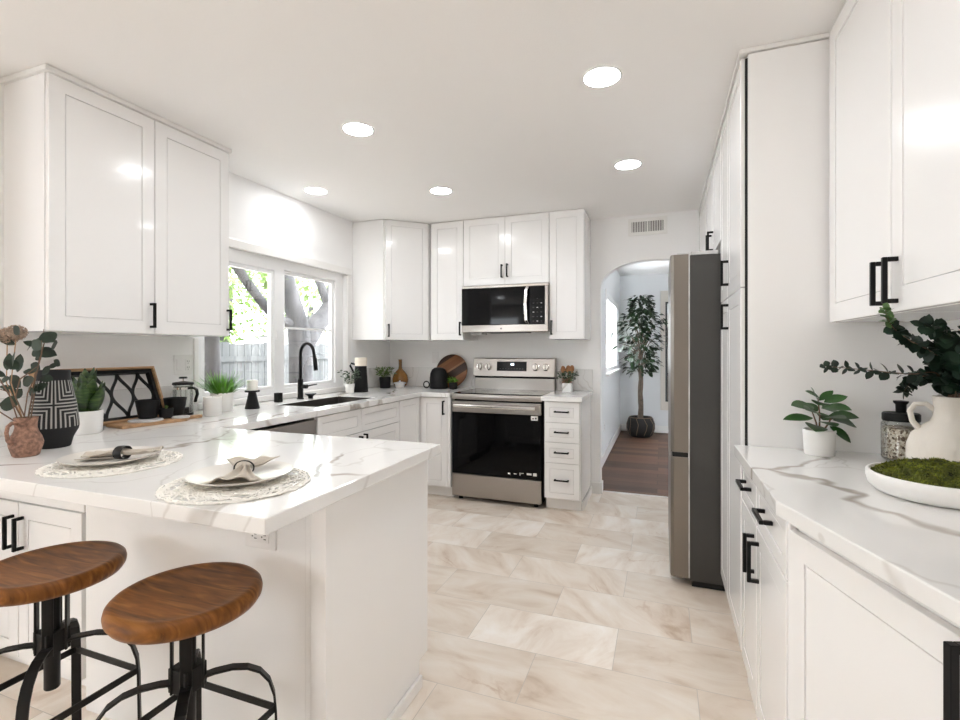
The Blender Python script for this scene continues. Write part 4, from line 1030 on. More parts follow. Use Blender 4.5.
# one broad low leaf resting left behind the jug
df = thing('dried_flower', 'two dried blush hydrangea heads on pale stems above the terracotta jug', 'dried flowers', jug_c + UP * 0.07)
o1 = df.location
for (cu, cv, rr, dep) in ((17.5, 334, 8.5, 0.0), (2.5, 337, 9.5, .02)):
    hdm = MB(); cpos = px(cu, cv, dep) - o1
    for q in range(150):
        z = 1 - 2 * (q + .5) / 150; a = q * 2.39996; rxy = math.sqrt(1 - z * z)
        dv = V((rxy * math.cos(a), rxy * math.sin(a), z * .85)); rad = rr / 291 * rnd.uniform(.82, 1.05)
        for w_ in range(3):
            t = V((rnd.uniform(-1, 1), rnd.uniform(-1, 1), rnd.uniform(-1, 1))).cross(dv).normalized()
            hdm.leaf(cpos + dv * rad, t + dv * .35, dv, 0.0085, 0.007, 0.3, 2, 0.1)
    hdm.ball(cpos, rr / 291 * 0.8, 2, (1, 1, .85))
    build(hdm, 'flower_head', 'flower', df, recalc=False)
    build(MB().tube([px(25, 426, 0) - o1, px((cu + 14) / 2 - 4, 385, dep / 2) - o1, cpos], [0.0018] * 3, 6), 'stem', 'lightwood', df)
# black carved vase
bv = V((-2.175, 1.185, ZW))
o = build(MB().lathe([(0, 0), (0.049, 0), (0.052, 0.004), (0.053, 0.010), (0.059, 0.035), (0.0745, 0.066), (0.0775, 0.080), (0.0765, 0.100), (0.070, 0.155), (0.060, 0.210), (0.052, 0.252), (0.050, 0.262), (0.051, 0.288), (0.049, 0.292), (0.045, 0.288), (0.044, 0.25), (0, 0.2)], 64), 'vase', 'vasepat', smooth=True, angle=50)
o.location = bv; props(o, 'tall black vase carved with white cross and chevron lines', 'vase')
# snake plant
def pot(name, label, cat, loc, r0, r1, h, mat, group=None, rim=0.006, soil=True):
    t = thing(name, label, cat, loc, 0, group)
    build(MB().lathe([(0, 0), (r0 * .94, 0), (r0, 0.005), (r1, h - 0.002), (r1 - 0.001, h), (r1 - rim, h), (r1 - rim - 0.002, h * .8), (0, h * .8)], 40), 'pot', mat, t, smooth=True, angle=50)
    if soil: build(MB().lathe([(0, h * .82), (r1 - rim - 0.004, h * .81), (r1 - rim - .004, h * .80 + .0005), (0, h * .80 + .0005)], 24), 'soil', 'soil', t)
    return t
sp = pot('snake_plant', 'snake plant with broad mottled leaves in a white pot beside the black vase', 'plant', (-2.395, 1.430, ZW), 0.057, 0.061, 0.100, 'whitecer')
lv = MB(); rnd = random.Random(11)
for q in range(15):
    a = q * 2.4 + .4; r = 0.006 + 0.0023 * q
    d = V((math.cos(a), math.sin(a), 0)); ln = 0.215 - 0.0065 * q
    lv.leaf(d * r + UP * 0.082, UP * 1.0 + d * (0.10 + 0.032 * q), -d + UP * .1, ln * rnd.uniform(.9, 1.08), 0.062 + .006 * rnd.random(), 0.28 * rnd.random() - 0.22, 8, 0.35, 0.85, 0.5)
ob = build(lv, 'leaves', 'snake', sp, smooth=True, recalc=False); m_ = ob.modifiers.new('s', 'SOLIDIFY'); m_.thickness = 0.002
# decorative tray leaning on the wall
ty0, ty1 = 1.335, 1.880; th_ = 0.285; lean = math.atan2(0.112, 0.26)
tr = thing('serving_tray', 'wooden rimmed tray with black lattice leaning against the left wall', 'tray', (-2.522, (ty0 + ty1) / 2, ZW))
def tp_(y, h, d=0.0):   # y along wall, h up the face, d outwards
    n = V((math.cos(lean), 0, math.sin(lean)))
    return V((-math.sin(lean) * h, y - (ty0 + ty1) / 2, math.cos(lean) * h)) + n * (d + 0.004)
def face_bar(pts, w, t, d=0.0):
    n = V((math.cos(lean), 0, math.sin(lean)))
    return MB().bar([tp_(y, h, d) for y, h in pts], w, t, up=n)
def ringbar(y0, y1, h0, h1, w, t0, t1):
    return MB().slab([(y0, h0), (y1, h0), (y1, h1), (y0, h1)], [[(y0 + w, h0 + w), (y1 - w, h0 + w), (y1 - w, h1 - w), (y0 + w, h1 - w)]], lambda a, b, t: tuple(tp_(a, b, t0 + t)), t1 - t0)
build(ringbar(ty0, ty1, 0.0, th_, 0.010, 0.0, 0.045), 'rim', 'lightwood', tr, bevel=0.002)
build(ringbar(ty0 + .0105, ty1 - .0105, 0.0105, th_ - .0105, 0.017, 0.0, 0.030), 'inner_frame', 'black', tr, bevel=0.001)
lat = MB(); n_ = V((math.cos(lean), 0, math.sin(lean)))
cell = 0.105
for q in range(11):
    c0 = ty0 + 0.02 + q * cell / 2
    pts = []
    for i in range(25):
        t = i / 24; h = 0.022 + (th_ - 0.044) * t
        y = c0 + (-1) ** q * (cell * .25) * math.cos(PI * t / 0.5)
        pts.append(tp_(min(max(y, ty0 + 0.022), ty1 - 0.022), h, 0.012))
    lat.bar(pts, 0.011, 0.010 + 0.0004 * (q % 2), up=n_)
build(lat, 'lattice', 'black', tr)
# chopping board with cups
cb_rot = math.radians(82)
cbd = build(MB().slab([(-0.20, -0.075), (0.10, -0.075), (0.125, -0.055), (0.135, -0.022), (0.215, -0.020), (0.225, -0.01), (0.225, 0.01), (0.215, 0.020), (0.135, 0.022), (0.125, 0.055), (0.10, 0.075), (-0.20, 0.075)], [], lambda a, b, t: (a, b, t), 0.016), 'chopping_board', 'lightwood', bevel=0.004)
cbd.location = (-2.395, 1.76, ZW); cbd.rotation_euler = (0, 0, cb_rot); props(cbd, 'light wood chopping board with a handle under the black cups', 'chopping board')
ZB = ZW + 0.0165
o = build(MB().lathe([(0, 0), (0.073, 0), (0.075, 0.003), (0.073, 0.007), (0, 0.007)], 40), 'coaster', 'coaster', smooth=True); o.location = (-2.400, 1.700, ZB)
props(o, 'grey marble disc on the chopping board under the front black cup', 'coaster')
o = build(MB().lathe([(0, 0), (0.040, 0), (0.042, 0.003), (0.040, 0.008), (0, 0.008)], 32), 'coaster', 'coaster', smooth=True); o.location = (-2.345, 1.845, ZB)
props(o, 'small grey marble disc at the right end of the chopping board', 'coaster')
def cup(loc, r0, r1, h, label):
    mb = MB(); seg = 64; prof = [(0, 0), (r0 * .9, 0), (r0, 0.004), (r1, h), (r1 - .004, h), (r0 - .005, 0.01), (0, 0.01)]; mb.lathe(prof, seg)
    for v in mb.bm.verts:
        rr = math.hypot(v.co.x, v.co.y)
        if rr > r0 * .92 and v.co.z > .002:
            a = math.atan2(v.co.y, v.co.x); kk = 1 + 0.012 * math.cos(a * 32); v.co.x *= kk; v.co.y *= kk
    o = build(mb, 'cup', 'blackcer', smooth=True, angle=50); o.location = loc
    return props(o, label, 'cup', 'black ribbed cups on the chopping board')
cup((-2.435, 1.735, ZB + 0.0075), 0.040, 0.055, 0.092, 'ribbed black cup on the grey marble disc, nearest the tray')
cup((-2.448, 1.893, ZB), 0.040, 0.054, 0.096, 'ribbed black cup beside the glass coffee press')
mp_ = pot('succulent', 'tiny pale succulent in a small black pot between the two black cups', 'plant', (-2.392, 1.800, ZB), 0.030, 0.033, 0.052, 'blackcer', rim=.004)
lv = MB()
for q in range(12):
    a = q * 2.4; d = V((math.cos(a), math.sin(a), 0)); lv.leaf(UP * 0.042, UP + d * (0.15 + .06 * q), UP, 0.026, 0.012, -.3, 3, .3, 1.0, .4)
build(lv, 'leaves', 'herb', mp_, smooth=True, recalc=False)
# coffee press
fp = thing('coffee_press', 'glass french press coffee maker with black lid and handle', 'coffee press', (-2.552, 2.022, ZW))
build(MB().lathe([(0.046, 0.012), (0.048, 0.014), (0.048, 0.165), (0.050, 0.170), (0.0475, 0.170), (0.0455, 0.165), (0.0455, 0.014), (0.046, 0.012)], 32), 'beaker', 'clear', fp, smooth=True)
build(MB().lathe([(0, 0), (0.052, 0), (0.052, 0.010), (0.050, 0.012), (0, 0.012)], 32), 'base', 'black', fp, smooth=True)
build(MB().lathe([(0, 0.0135), (0.044, 0.0135), (0.044, 0.040), (0, 0.042)], 24), 'coffee', 'coffee', fp)
build(MB().lathe([(0, 0.171), (0.054, 0.171), (0.055, 0.176), (0.052, 0.184), (0.012, 0.190), (0, 0.190)], 32), 'lid', 'black', fp, smooth=True)
build(MB().tube([(0, 0, 0.19), (0, 0, 0.206)], 0.003, 8), 'plunger_rod', 'chrome', fp)
build(MB().lathe([(0, 0.206), (0.02, 0.206), (0.022, 0.210), (0.018, 0.216), (0, 0.217)], 20), 'plunger_knob', 'black', fp, smooth=True)
build(MB().lathe([(0.0485, 0.145), (0.0505, 0.145), (0.0505, 0.158), (0.0485, 0.158), (0.0485, 0.145)], 32), 'collar', 'chrome', fp, smooth=True)
for a in (0.6, 2.2, 3.8, 5.4):
    build(MB().box(-0.0025, 0.0025, 0.0487, 0.0503, 0.012, 0.146) if False else MB().tube([(0.0503 * math.cos(a), 0.0503 * math.sin(a), 0.012), (0.0503 * math.cos(a), 0.0503 * math.sin(a), 0.146)], 0.0016, 6), 'strut', 'chrome', fp)
h_ = (RV * .95 - FV * .3).normalized()
build(MB().bar([h_ * .050 + UP * .152, h_ * .075 + UP * .155, h_ * .098 + UP * .145, h_ * .104 + UP * .120, h_ * .094 + UP * .095, h_ * .088 + UP * .075], 0.016, 0.011), 'handle', 'black', fp, bevel=0.003)
# candle jar, grass, candlestick
cj = thing('jar_candle', 'white ceramic candle jar in front of the potted grass', 'candle', (-2.375, 2.062, ZW))
build(MB().lathe([(0, 0), (0.044, 0), (0.047, 0.004), (0.047, 0.104), (0.044, 0.106), (0.043, 0.09), (0, 0.09)], 36), 'jar', 'whitecer', cj, smooth=True, angle=50)
build(MB().lathe([(0, 0.0905), (0.0425, 0.0905), (0.0425, 0.092), (0, 0.093)], 24), 'wax', 'candle', cj)
build(MB().tube([(0, 0, 0.092), (0.001, 0, 0.106)], 0.001, 6), 'wick', 'dark', cj)
gp = pot('potted_grass', 'bright green grass plant in a white pot on the window counter', 'plant', (-2.480, 2.222, ZW), 0.058, 0.064, 0.112, 'whitecer')
lv = MB(); rnd = random.Random(21)
for q in range(170):
    a = rnd.uniform(0, 2 * PI); r = 0.045 * math.sqrt(rnd.random()); d = V((math.cos(a), math.sin(a), 0)); tl = rnd.random() ** .8
    lv.leaf(d * r + UP * 0.09, UP + d * (0.1 + 1.0 * tl), -d + UP * .2, rnd.uniform(0.11, 0.185), 0.0085, -0.15 - .5 * tl if False else 0.4 * tl, 5, 0.25, .55, .8)
build(lv, 'blades', 'grass', gp, smooth=True, recalc=False)
cs = build(MB().lathe([(0, 0), (0.043, 0), (0.0435, 0.004), (0.034, 0.045), (0.023, 0.098), (0.023, 0.102), (0.0435, 0.104), (0.0445, 0.112), (0.0435, 0.115), (0, 0.114)], 36), 'candle_stand', 'blackcer', smooth=True, angle=50)
cs.location = (-2.412, 2.385, ZW); props(cs, 'black flared candle stand on the window counter', 'candle stand')
pc = thing('pillar_candle', 'short white pillar candle on the black stand', 'candle', (-2.412, 2.385, ZW + 0.1155))
build(MB().lathe([(0, 0), (0.033, 0), (0.0335, 0.003), (0.0335, 0.060), (0.031, 0.063), (0, 0.062)], 32), 'wax', 'candle', pc, smooth=True, angle=50)
build(MB().tube([(0, 0, 0.062), (0.001, 0.001, 0.072)], 0.001, 6), 'wick', 'dark', pc)
# black box on the counter under the window
o = build(MB().box(-0.021, 0.021, -0.021, 0.021, 0, 0.066), 'soap_box', 'black', bevel=0.003); o.location = (-2.530, 2.735, ZW)
props(o, 'small black square holder between candle stand and faucet', 'holder')
# faucet
fc = thing('faucet', 'tall matte black gooseneck faucet at the sink', 'faucet', (-2.535, 2.965, ZW))
build(MB().lathe([(0, 0), (0.026, 0), (0.026, 0.006), (0.0205, 0.010), (0.020, 0.150), (0, 0.152)], 28), 'body', 'black', fc, smooth=True)
arc = [(0, 0, 0.15), (0, 0, 0.33)] + [(0.062 - 0.062 * math.cos(a), 0.0, 0.33 + 0.085 * math.sin(a)) for a in [PI * i / 14 for i in range(1, 13)]] + [(0.126, 0, 0.325), (0.132, 0, 0.285)]
build(MB().tube(arc, 0.0115, 12), 'spout', 'black', fc, smooth=True, angle=80)
build(MB().tube([(0.126, 0, 0.325), (0.133, 0, 0.285), (0.141, 0, 0.215)], [0.0135, 0.0145, 0.0155], 14), 'spray_head', 'black', fc, smooth=True, angle=60)
lev = build(MB().tube([(0.018, 0, 0.095), (0.058, 0.006, 0.095)], 0.0155, 14), 'valve', 'black', fc, smooth=True, angle=60)
build(MB().tube([(0.056, 0.006, 0.098), (0.075, 0.03, 0.104), (0.09, 0.075, 0.108)], [0.006, 0.005, 0.004], 8), 'lever', 'black', lev, smooth=True)
o = build(MB().lathe([(0, 0), (0.018, 0), (0.018, 0.014), (0.024, 0.022), (0.042, 0.034), (0.042, 0.038), (0, 0.036)], 28), 'soap_dispenser', 'black', smooth=True, angle=50); o.location = (-2.495, 3.030, ZW)
props(o, 'low black flared cap beside the faucet base', 'soap dispenser')

# ------------------------------------------------------------------ corner group
ck = thing('carafe', 'tall black carafe with a cream lid in the corner by the window', 'carafe', (-2.475, 3.660, ZW))
build(MB().lathe([(0, 0), (0.062, 0), (0.064, 0.004), (0.050, 0.225), (0, 0.226)], 36), 'body', 'blackcer', ck, smooth=True, angle=50)
build(MB().lathe([(0, 0.227), (0.051, 0.227), (0.053, 0.265), (0.052, 0.296), (0.049, 0.300), (0, 0.298)], 36), 'lid', 'creamlid', ck, smooth=True, angle=50)
ch = -RV * .95 + FV * -.2
build(MB().tube([ch * .050 + UP * .240, ch * .085 + UP * .250, ch * .094 + UP * .232, ch * .060 + UP * .165], [0.008] * 4, 8), 'handle', 'blackcer', ck, smooth=True)
def bushy(name, label, loc, r0, r1, h, potmat, leafmat, n, ln, wd, spread, seed, tall=0.06, square=False):
    if square:
        t = thing(name, label, 'plant', loc)
        build(MB().box(-r0, r0, -r0, r0, 0, h), 'pot', potmat, t, bevel=0.005)
        zz = h
    else:
        t = pot(name, label, 'plant', loc, r0, r1, h, potmat, rim=.004); zz = h * .82
    lv = MB(); sm = MB(); rnd = random.Random(seed)
    for q in range(n):
        a = rnd.uniform(0, 2 * PI); el = rnd.uniform(0.1, 1.0); d = V((math.cos(a), math.sin(a), 0))
        tip = UP * (zz + tall * rnd.uniform(.35, 1)) + d * spread * rnd.uniform(.1, 1)
        if q % 3 == 0: sm.tube([UP * zz + d * r0 * .3, tip], [0.0012, 0.0006], 5)
        for w_ in range(2):
            lv.leaf(tip - UP * 0.01 * w_, d + V((rnd.uniform(-1, 1), rnd.uniform(-1, 1), rnd.uniform(-.3, 1))), UP + V((rnd.uniform(-.6, .6), rnd.uniform(-.6, .6), 0)), ln * rnd.uniform(.7, 1.2), wd, .3, 3, .1, 1, .1)
    build(lv, 'foliage', leafmat, t, smooth=True, recalc=False); build(sm, 'stems', 'greenstem', t)
    return t
bushy('potted_plant', 'small trailing plant in a white pot in front of the black carafe', (-2.500, 3.535, ZW), 0.034, 0.040, 0.078, 'whitecer', 'sage', 46, 0.030, 0.017, 0.085, 31, 0.13)
bushy('potted_herb', 'light green herb in a round black pot beside the amber bottle', (-2.502, 4.105, ZW), 0.050, 0.054, 0.105, 'blackcer', 'herb', 110, 0.030, 0.016, 0.085, 32, 0.11)
o = build(MB().lathe([(0, 0), (0.05, 0), (0.066, 0.012), (0.079, 0.05), (0.080, 0.075), (0.070, 0.115), (0.045, 0.150), (0.020, 0.175), (0.0165, 0.20), (0.0175, 0.262), (0.020, 0.270), (0.015, 0.270), (0.013, 0.2), (0, 0.19)], 40), 'bottle', 'amber', smooth=True, angle=50)
o.location = (-2.478, 4.355, ZW); props(o, 'round-bodied amber glass bottle with a slim neck in the back corner', 'bottle')
ld = thing('lidded_dish', 'small white lidded dish in front of the amber bottle', 'dish', (-2.405, 4.218, ZW))
build(MB().lathe([(0, 0), (0.038, 0), (0.042, 0.004), (0.050, 0.036), (0.048, 0.038), (0, 0.036)], 32), 'bowl', 'whitecer', ld, smooth=True, angle=50)
build(MB().lathe([(0, 0.039), (0.062, 0.039), (0.062, 0.043), (0.048, 0.050), (0.009, 0.056), (0.009, 0.064), (0.006, 0.068), (0, 0.068)], 32), 'lid', 'whitecer', ld, smooth=True, angle=50)
mo = thing('domed_canister', 'black domed canister with a ring handle at its left foot', 'canister', (-1.998, 4.243, ZW))
build(MB().lathe([(0, 0), (0.080, 0), (0.086, 0.006), (0.086, 0.02), (0.085, 0.10), (0.080, 0.145), (0.064, 0.180), (0.040, 0.196), (0, 0.202)], 44), 'body', 'blackcer', mo, smooth=True, angle=60)
pts = [(-0.115 + 0.030 * math.cos(a * PI / 12), -0.03, 0.036 + 0.030 * math.sin(a * PI / 12)) for a in range(24)]
build(MB().tube(pts, 0.006, 8, closed=True), 'ring_handle', 'blackcer', mo, smooth=True)
bushy('potted_succulent', 'small green succulent in a black pot in front of the round board', (-1.835, 4.215, ZW), 0.036, 0.040, 0.062, 'blackcer', 'grass', 26, 0.052, 0.013, 0.024, 34, 0.045)
rb = build(MB().lathe([(0, -0.009), (0.160, -0.009), (0.164, -0.006), (0.164, 0.006), (0.160, 0.009), (0, 0.009)], 56, (0, 0, 0), Matrix.Rotation(PI / 2, 4, 'X')), 'round_board', 'board', smooth=True, angle=50)
rb.location = (-1.925, 4.382, ZW + 0.1622); rb.rotation_euler = (math.radians(-13), 0, 0); props(rb, 'round cutting board of dark and light wood stripes leaning on the backsplash', 'cutting board')
# right of the range
uc = build(MB().lathe([(0, 0), (0.040, 0), (0.042, 0.003), (0.044, 0.115), (0.041, 0.117), (0.039, 0.1), (0.038, 0.01), (0, 0.01)], 32), 'utensil_crock', 'terra', smooth=True, angle=50)
uc.location = (-0.800, 4.385, ZW); props(uc, 'terracotta utensil crock behind the square marble pot, right of the stove', 'crock')
for i, (dx, dy, tx) in enumerate(((-0.014, 0.0, -0.10), (0.004, 0.012, 0.03), (0.018, -0.006, 0.14))):
    mb = MB(); base = V((0, 0, 0))
    mb.tube([(0, 0, 0), (0, 0, 0.15)], [0.005, 0.0055], 8)
    mb.ball((0, 0, 0.178), 0.036, 3, (0.62, 0.22, 1.0))
    o = build(mb, 'wooden_spoon', 'spoon', smooth=True, angle=70)
    o.location = (-0.800 + dx, 4.385 + dy, ZW + 0.0115 + 0.004 * i); o.rotation_euler = (0.03, tx, 0.2 * i)
    props(o, ('left wooden spoon in the crock right of the stove', 'middle wooden spoon in the crock right of the stove', 'right wooden spoon in the crock, leaning to the arch')[i], 'spoon', 'wooden spoons in the crock')
bushy('potted_plant', 'small grey-green plant in a square marble pot right of the stove', (-0.770, 4.245, ZW), 0.040, 0.040, 0.080, 'marble', 'sage', 90, 0.026, 0.016, 0.090, 36, 0.10, square=True)

# ------------------------------------------------------------------ right worktop group
wp = pot('potted_plant', 'broad-leaved green plant in a rounded white pot against the pantry panel', 'plant', (0.520, 2.040, ZW), 0.046, 0.050, 0.088, 'whitecer')
def fig(mb, sm, base, top, leaves):
    sm.tube([base, (V(base) + V(top)) / 2 + V((.004, 0, 0)), top], [0.0035, 0.003, 0.002], 6)
    for p, d, ln, w in leaves:
        mb.leaf(V(p), V(d), UP - V(d) * .2, ln, w, 0.5, 7, 0.12, 0.9, .08)
lv, sm = MB(), MB(); rnd = random.Random(41)
R2 = lambda x, z, y=0: RV * x + UP * z + FV * y
for base, top in ((R2(0, .075), R2(-.005, .20)), (R2(.008, .075), R2(.05, .145)), (R2(-.005, .075), R2(-.025, .15))):
    sm.tube([base, (base + top) / 2 + RV * .004, top], [0.0032, 0.0026, 0.002], 6)
for x, z, y, dx, dz, dy, ln, w in ((-.01, .195, 0, -.3, .6, -.2, .05, .026), (0, .19, 0, .7, .5, .1, .065, .022), (-.02, .168, 0, -1, .15, -.2, .085, .045), (.0, .165, -.01, .45, .2, -.7, .085, .05), (.02, .16, .01, 1, -.05, .3, .085, .045),
        (-.03, .13, -.01, -1, .12, -.1, .10, .034), (-.02, .105, -.01, -.5, .05, -.8, .09, .052), (.0, .13, -.02, .2, .25, -.9, .08, .048), (.04, .135, 0, .9, -.25, -.3, .085, .042), (.05, .12, 0, 1, -.05, .2, .085, .036), (.03, .10, -.01, .6, -.45, -.5, .075, .04), (.0, .15, .01, -.3, .5, .6, .055, .04), (.02, .12, .01, .6, .4, .5, .055, .04), (-.01, .175, -.01, -.35, .3, -.8, .08, .045), (.01, .185, -.01, .8, .35, -.3, .07, .036), (-.02, .15, -.02, -.8, .25, -.5, .075, .045), (.02, .14, -.02, .7, .15, -.6, .08, .045), (-.01, .12, -.03, -.1, .0, -1, .07, .045), (.0, .20, .0, -.7, .5, 0, .05, .025)):
    lv.leaf(R2(x, z, y), RV * dx + UP * dz + FV * dy, UP * 1 - FV * .55, ln * 1.05, w * 1.3, rnd.uniform(.1, .45), 7, 0.14, 0.95, .08)
ob = build(lv, 'leaves', 'rubber', wp, smooth=True, recalc=False); build(sm, 'stems', 'stem', wp, smooth=True)
def glassjar(loc, label):
    j = thing('storage_jar', label, 'jar', loc, 0)
    build(MB().lathe([(0, 0.0), (0.049, 0.0), (0.053, 0.004), (0.0535, 0.120), (0.047, 0.130), (0.0465, 0.130), (0.0527, 0.1195), (0.0522, 0.005), (0, 0.004)], 36), 'glass_body', 'clear', j, smooth=True)
    build(MB().lathe([(0, 0.0055), (0.0512, 0.0065), (0.0516, 0.104), (0.044, 0.109), (0, 0.112)], 36), 'contents', 'seeds', j, smooth=True)
    lid = build(MB().lathe([(0, 0.1305), (0.050, 0.1305), (0.051, 0.133), (0.051, 0.153), (0.048, 0.157), (0, 0.158)], 36), 'lid', 'black', j, smooth=True, angle=50)
    build(MB().lathe([(0, 0.1585), (0.014, 0.1585), (0.015, 0.185), (0.021, 0.192), (0.021, 0.197), (0, 0.199)], 24), 'knob', 'black', lid, smooth=True, angle=50)
    return j
gj = glassjar((0.755, 2.045, ZW), 'glass jar of mixed seeds with a black knob lid beside the cream vase')
o = build(MB().lathe([(0, 0), (0.027, 0), (0.028, 0.003), (0.028, 0.155), (0.025, 0.160), (0, 0.160)], 28), 'canister', 'blackcer', smooth=True, angle=50); o.location = (0.866, 1.962, ZW)
props(o, 'slim black canister mostly hidden behind the cream vase', 'canister')
cv_c = V((0.796, 1.832, ZW))
cvs = thing('vase', 'large cream clay vase with small shoulder handles holding eucalyptus', 'vase', cv_c)
build(MB().lathe([(0, 0), (0.088, 0), (0.096, 0.006), (0.102, 0.05), (0.101, 0.085), (0.090, 0.118), (0.066, 0.142), (0.046, 0.158), (0.0405, 0.175), (0.040, 0.215), (0.0425, 0.232), (0.0385, 0.232), (0.036, 0.21), (0.036, 0.16), (0, 0.12)], 48), 'body', 'cream', cvs, smooth=True, angle=60)
for s in (-1, 1):
    h = (RV * .86 - FV * .5) * s
    build(MB().tube([h * .038 + UP * .192, h * .056 + UP * .208, h * .082 + UP * .206, h * .094 + UP * .185, h * .088 + UP * .155, h * .074 + UP * .134], [0.008, 0.0075, 0.0072, 0.0072, 0.0075, 0.009], 10), 'handle', 'cream', cvs, smooth=True, angle=80)
eu = thing('eucalyptus_bouquet', 'big dark eucalyptus bouquet in the cream vase on the right', 'bouquet', cv_c + UP * 0.15)
oe = eu.location; rnd = random.Random(51)
lvD, lvT = MB(), MB()
def cr_spline(pts, n):
    pts = [V(p) for p in pts]; out = []
    P = [pts[0]] + pts + [pts[-1]]
    for i in range(1, len(P) - 2):
        for k_ in range(n):
            t = k_ / n; a, b, c, d = P[i - 1], P[i], P[i + 1], P[i + 2]
            out.append(0.5 * ((2 * b) + (c - a) * t + (2 * a - 5 * b + 4 * c - d) * t * t + (3 * b - a - 3 * c + d) * t ** 3))
    out.append(pts[-1]); return out
def branch(pts, start=0.25, l0=0.046, l1=0.018, tipfrac=0.85, dens=1.0, dens_n=9):
    ps = cr_spline([V(p) - oe for p in pts], dens_n)
    build(MB().tube(ps, [0.0026 - 0.0018 * i / len(ps) for i in range(len(ps))], 6), 'stem', 'stem', eu, smooth=True)
    n = len(ps)
    for i, p in enumerate(ps):
        f = i / (n - 1)
        if f < start: continue
        t = (ps[min(i + 1, n - 1)] - ps[max(i - 1, 0)]).normalized()
        side = t.cross(UP).normalized(); ph = (i % 2) * PI / 2 + rnd.uniform(-.4, .4)
        w = l0 + (l1 - l0) * f
        for s in (0, PI):
            d = (side * math.cos(ph + s) + side.cross(t) * math.sin(ph + s)).normalized() + t * 0.45
            (lvT if f > tipfrac else lvD).leaf(p, d, -FV * .5 + UP * .6 + V((rnd.uniform(-.5, .5), rnd.uniform(-.5, .5), rnd.uniform(-.5, .5))), w * rnd.uniform(.85, 1.15), w * .92, rnd.uniform(-.2, .5), 5, .08, .9, .1)
def W(x, y, z): return V((x, y, z))
vt_ = cv_c + UP * 0.225
branch([vt_ - UP * .05, vt_ + V((-.04, -.03, .07)), W(0.66, 1.74, 1.215), W(0.55, 1.76, 1.226), W(0.470, 1.785, 1.234)], 0.42, .042, .020, 1.1, dens_n=7)
branch([vt_ - UP * .05, vt_ + V((-.03, -.05, .09)), W(0.70, 1.70, 1.275), W(0.60, 1.58, 1.31), W(0.548, 1.535, 1.345), W(0.528, 1.520, 1.388)], 0.25, .042, .018, .80)
branch([vt_ - UP * .05, vt_ + V((-.02, -.06, .10)), W(0.72, 1.66, 1.29), W(0.66, 1.56, 1.33), W(0.60, 1.50, 1.345)], 0.22, .044, .026, 1.1)
branch([vt_ - UP * .05, vt_ + V((.0, -.05, .08)), W(0.74, 1.66, 1.24), W(0.70, 1.58, 1.275)], 0.22, .046, .028, 1.1)
branch([vt_ - UP * .05, vt_ + V((.02, -.05, .10)), W(0.79, 1.70, 1.28), W(0.76, 1.60, 1.345)], 0.22, .046, .026, 1.1)
branch([vt_ - UP * .05, vt_ + V((.03, -.04, .10)), W(0.83, 1.74, 1.27), W(0.82, 1.66, 1.34)], 0.22, .046, .026, 1.1)
branch([vt_ - UP * .05, vt_ + V((-.02, .0, .06)), W(0.70, 1.80, 1.20), W(0.655, 1.76, 1.16)], 0.15, .040, .022, 1.1)
branch([vt_ - UP * .05, vt_ + V((.02, -.08, .06)), W(0.79, 1.68, 1.22), W(0.80, 1.60, 1.27)], 0.22, .046, .028, 1.1)
branch([vt_ - UP * .05, vt_ + V((-.01, -.05, .05)), W(0.745, 1.74, 1.20), W(0.72, 1.68, 1.19)], 0.22, .044, .026, 1.1)
branch([vt_ - UP * .05, vt_ + V((.01, -.02, .08)), W(0.77, 1.78, 1.27), W(0.735, 1.72, 1.33)], 0.22, .044, .026, 1.1)
for e_ in ((0.84, 1.78, 1.33), (0.85, 1.72, 1.28), (0.80, 1.74, 1.35), (0.84, 1.85, 1.30), (0.76, 1.83, 1.26), (0.83, 1.66, 1.24), (0.86, 1.80, 1.22), (0.72, 1.74, 1.25)):
    branch([vt_ - UP * .05, vt_ + (V(e_) - vt_) * .45 + UP * .03, W(*e_)], 0.24, .044, .026, 1.1)
build(lvD, 'leaves', 'eucadark', eu, smooth=True, recalc=False); build(lvT, 'tip_leaves', 'eucatip', eu, smooth=True, recalc=False)
dgs = MB(); rnd = random.Random(52)
for q in range(90):
    t = rnd.random(); p = V((0.02, -0.16, 0.11)) + V((.005, -.05, .06)) * t
    dgs.leaf(p, V((rnd.uniform(-1, 1), rnd.uniform(-1, 1), rnd.uniform(.2, 1.5))), V((rnd.uniform(-1, 1), 1, 0)), rnd.uniform(.025, .045), .0035, .5, 3)
dgs.tube([(0, -0.01, -0.05), (0.01, -0.07, 0.06), (0.02, -0.16, 0.11), (0.025, -.2, .155)], 0.0015, 5)
o = build(dgs, 'dried_grass', 'pampas', recalc=False); o.location = vt_; props(o, 'tan dried grass sprig among the dark eucalyptus at the picture edge', 'dried grass')
# moss bowl
mb_c = V((0.660, 1.567, ZW))
mbw = thing('moss_bowl', 'shallow white bowl heaped with green moss on the right worktop', 'bowl', mb_c)
build(MB().lathe([(0, 0), (0.118, 0), (0.132, 0.004), (0.146, 0.018), (0.1505, 0.035), (0.1505, 0.050), (0.148, 0.053), (0.143, 0.053), (0.140, 0.046), (0.12, 0.03), (0, 0.025)], 64), 'bowl', 'whitecer', mbw, smooth=True, angle=60)
mm = MB(); rings = []
for i in range(20):
    r = 0.138 * i / 19; row = []
    for q in range(60):
        a = 2 * PI * q / 60; f = 1 - (r / 0.138) ** 2.2
        z = 0.044 + 0.040 * f + (0.011 * noise.noise(V((r * math.cos(a) * 30, r * math.sin(a) * 30, 3))) + 0.006 * noise.noise(V((r * math.cos(a) * 90, r * math.sin(a) * 90, 9)))) * min(1, f * 3)
        row.append(mm.bm.verts.new((r * math.cos(a), r * math.sin(a), z)))
    rings.append(row)
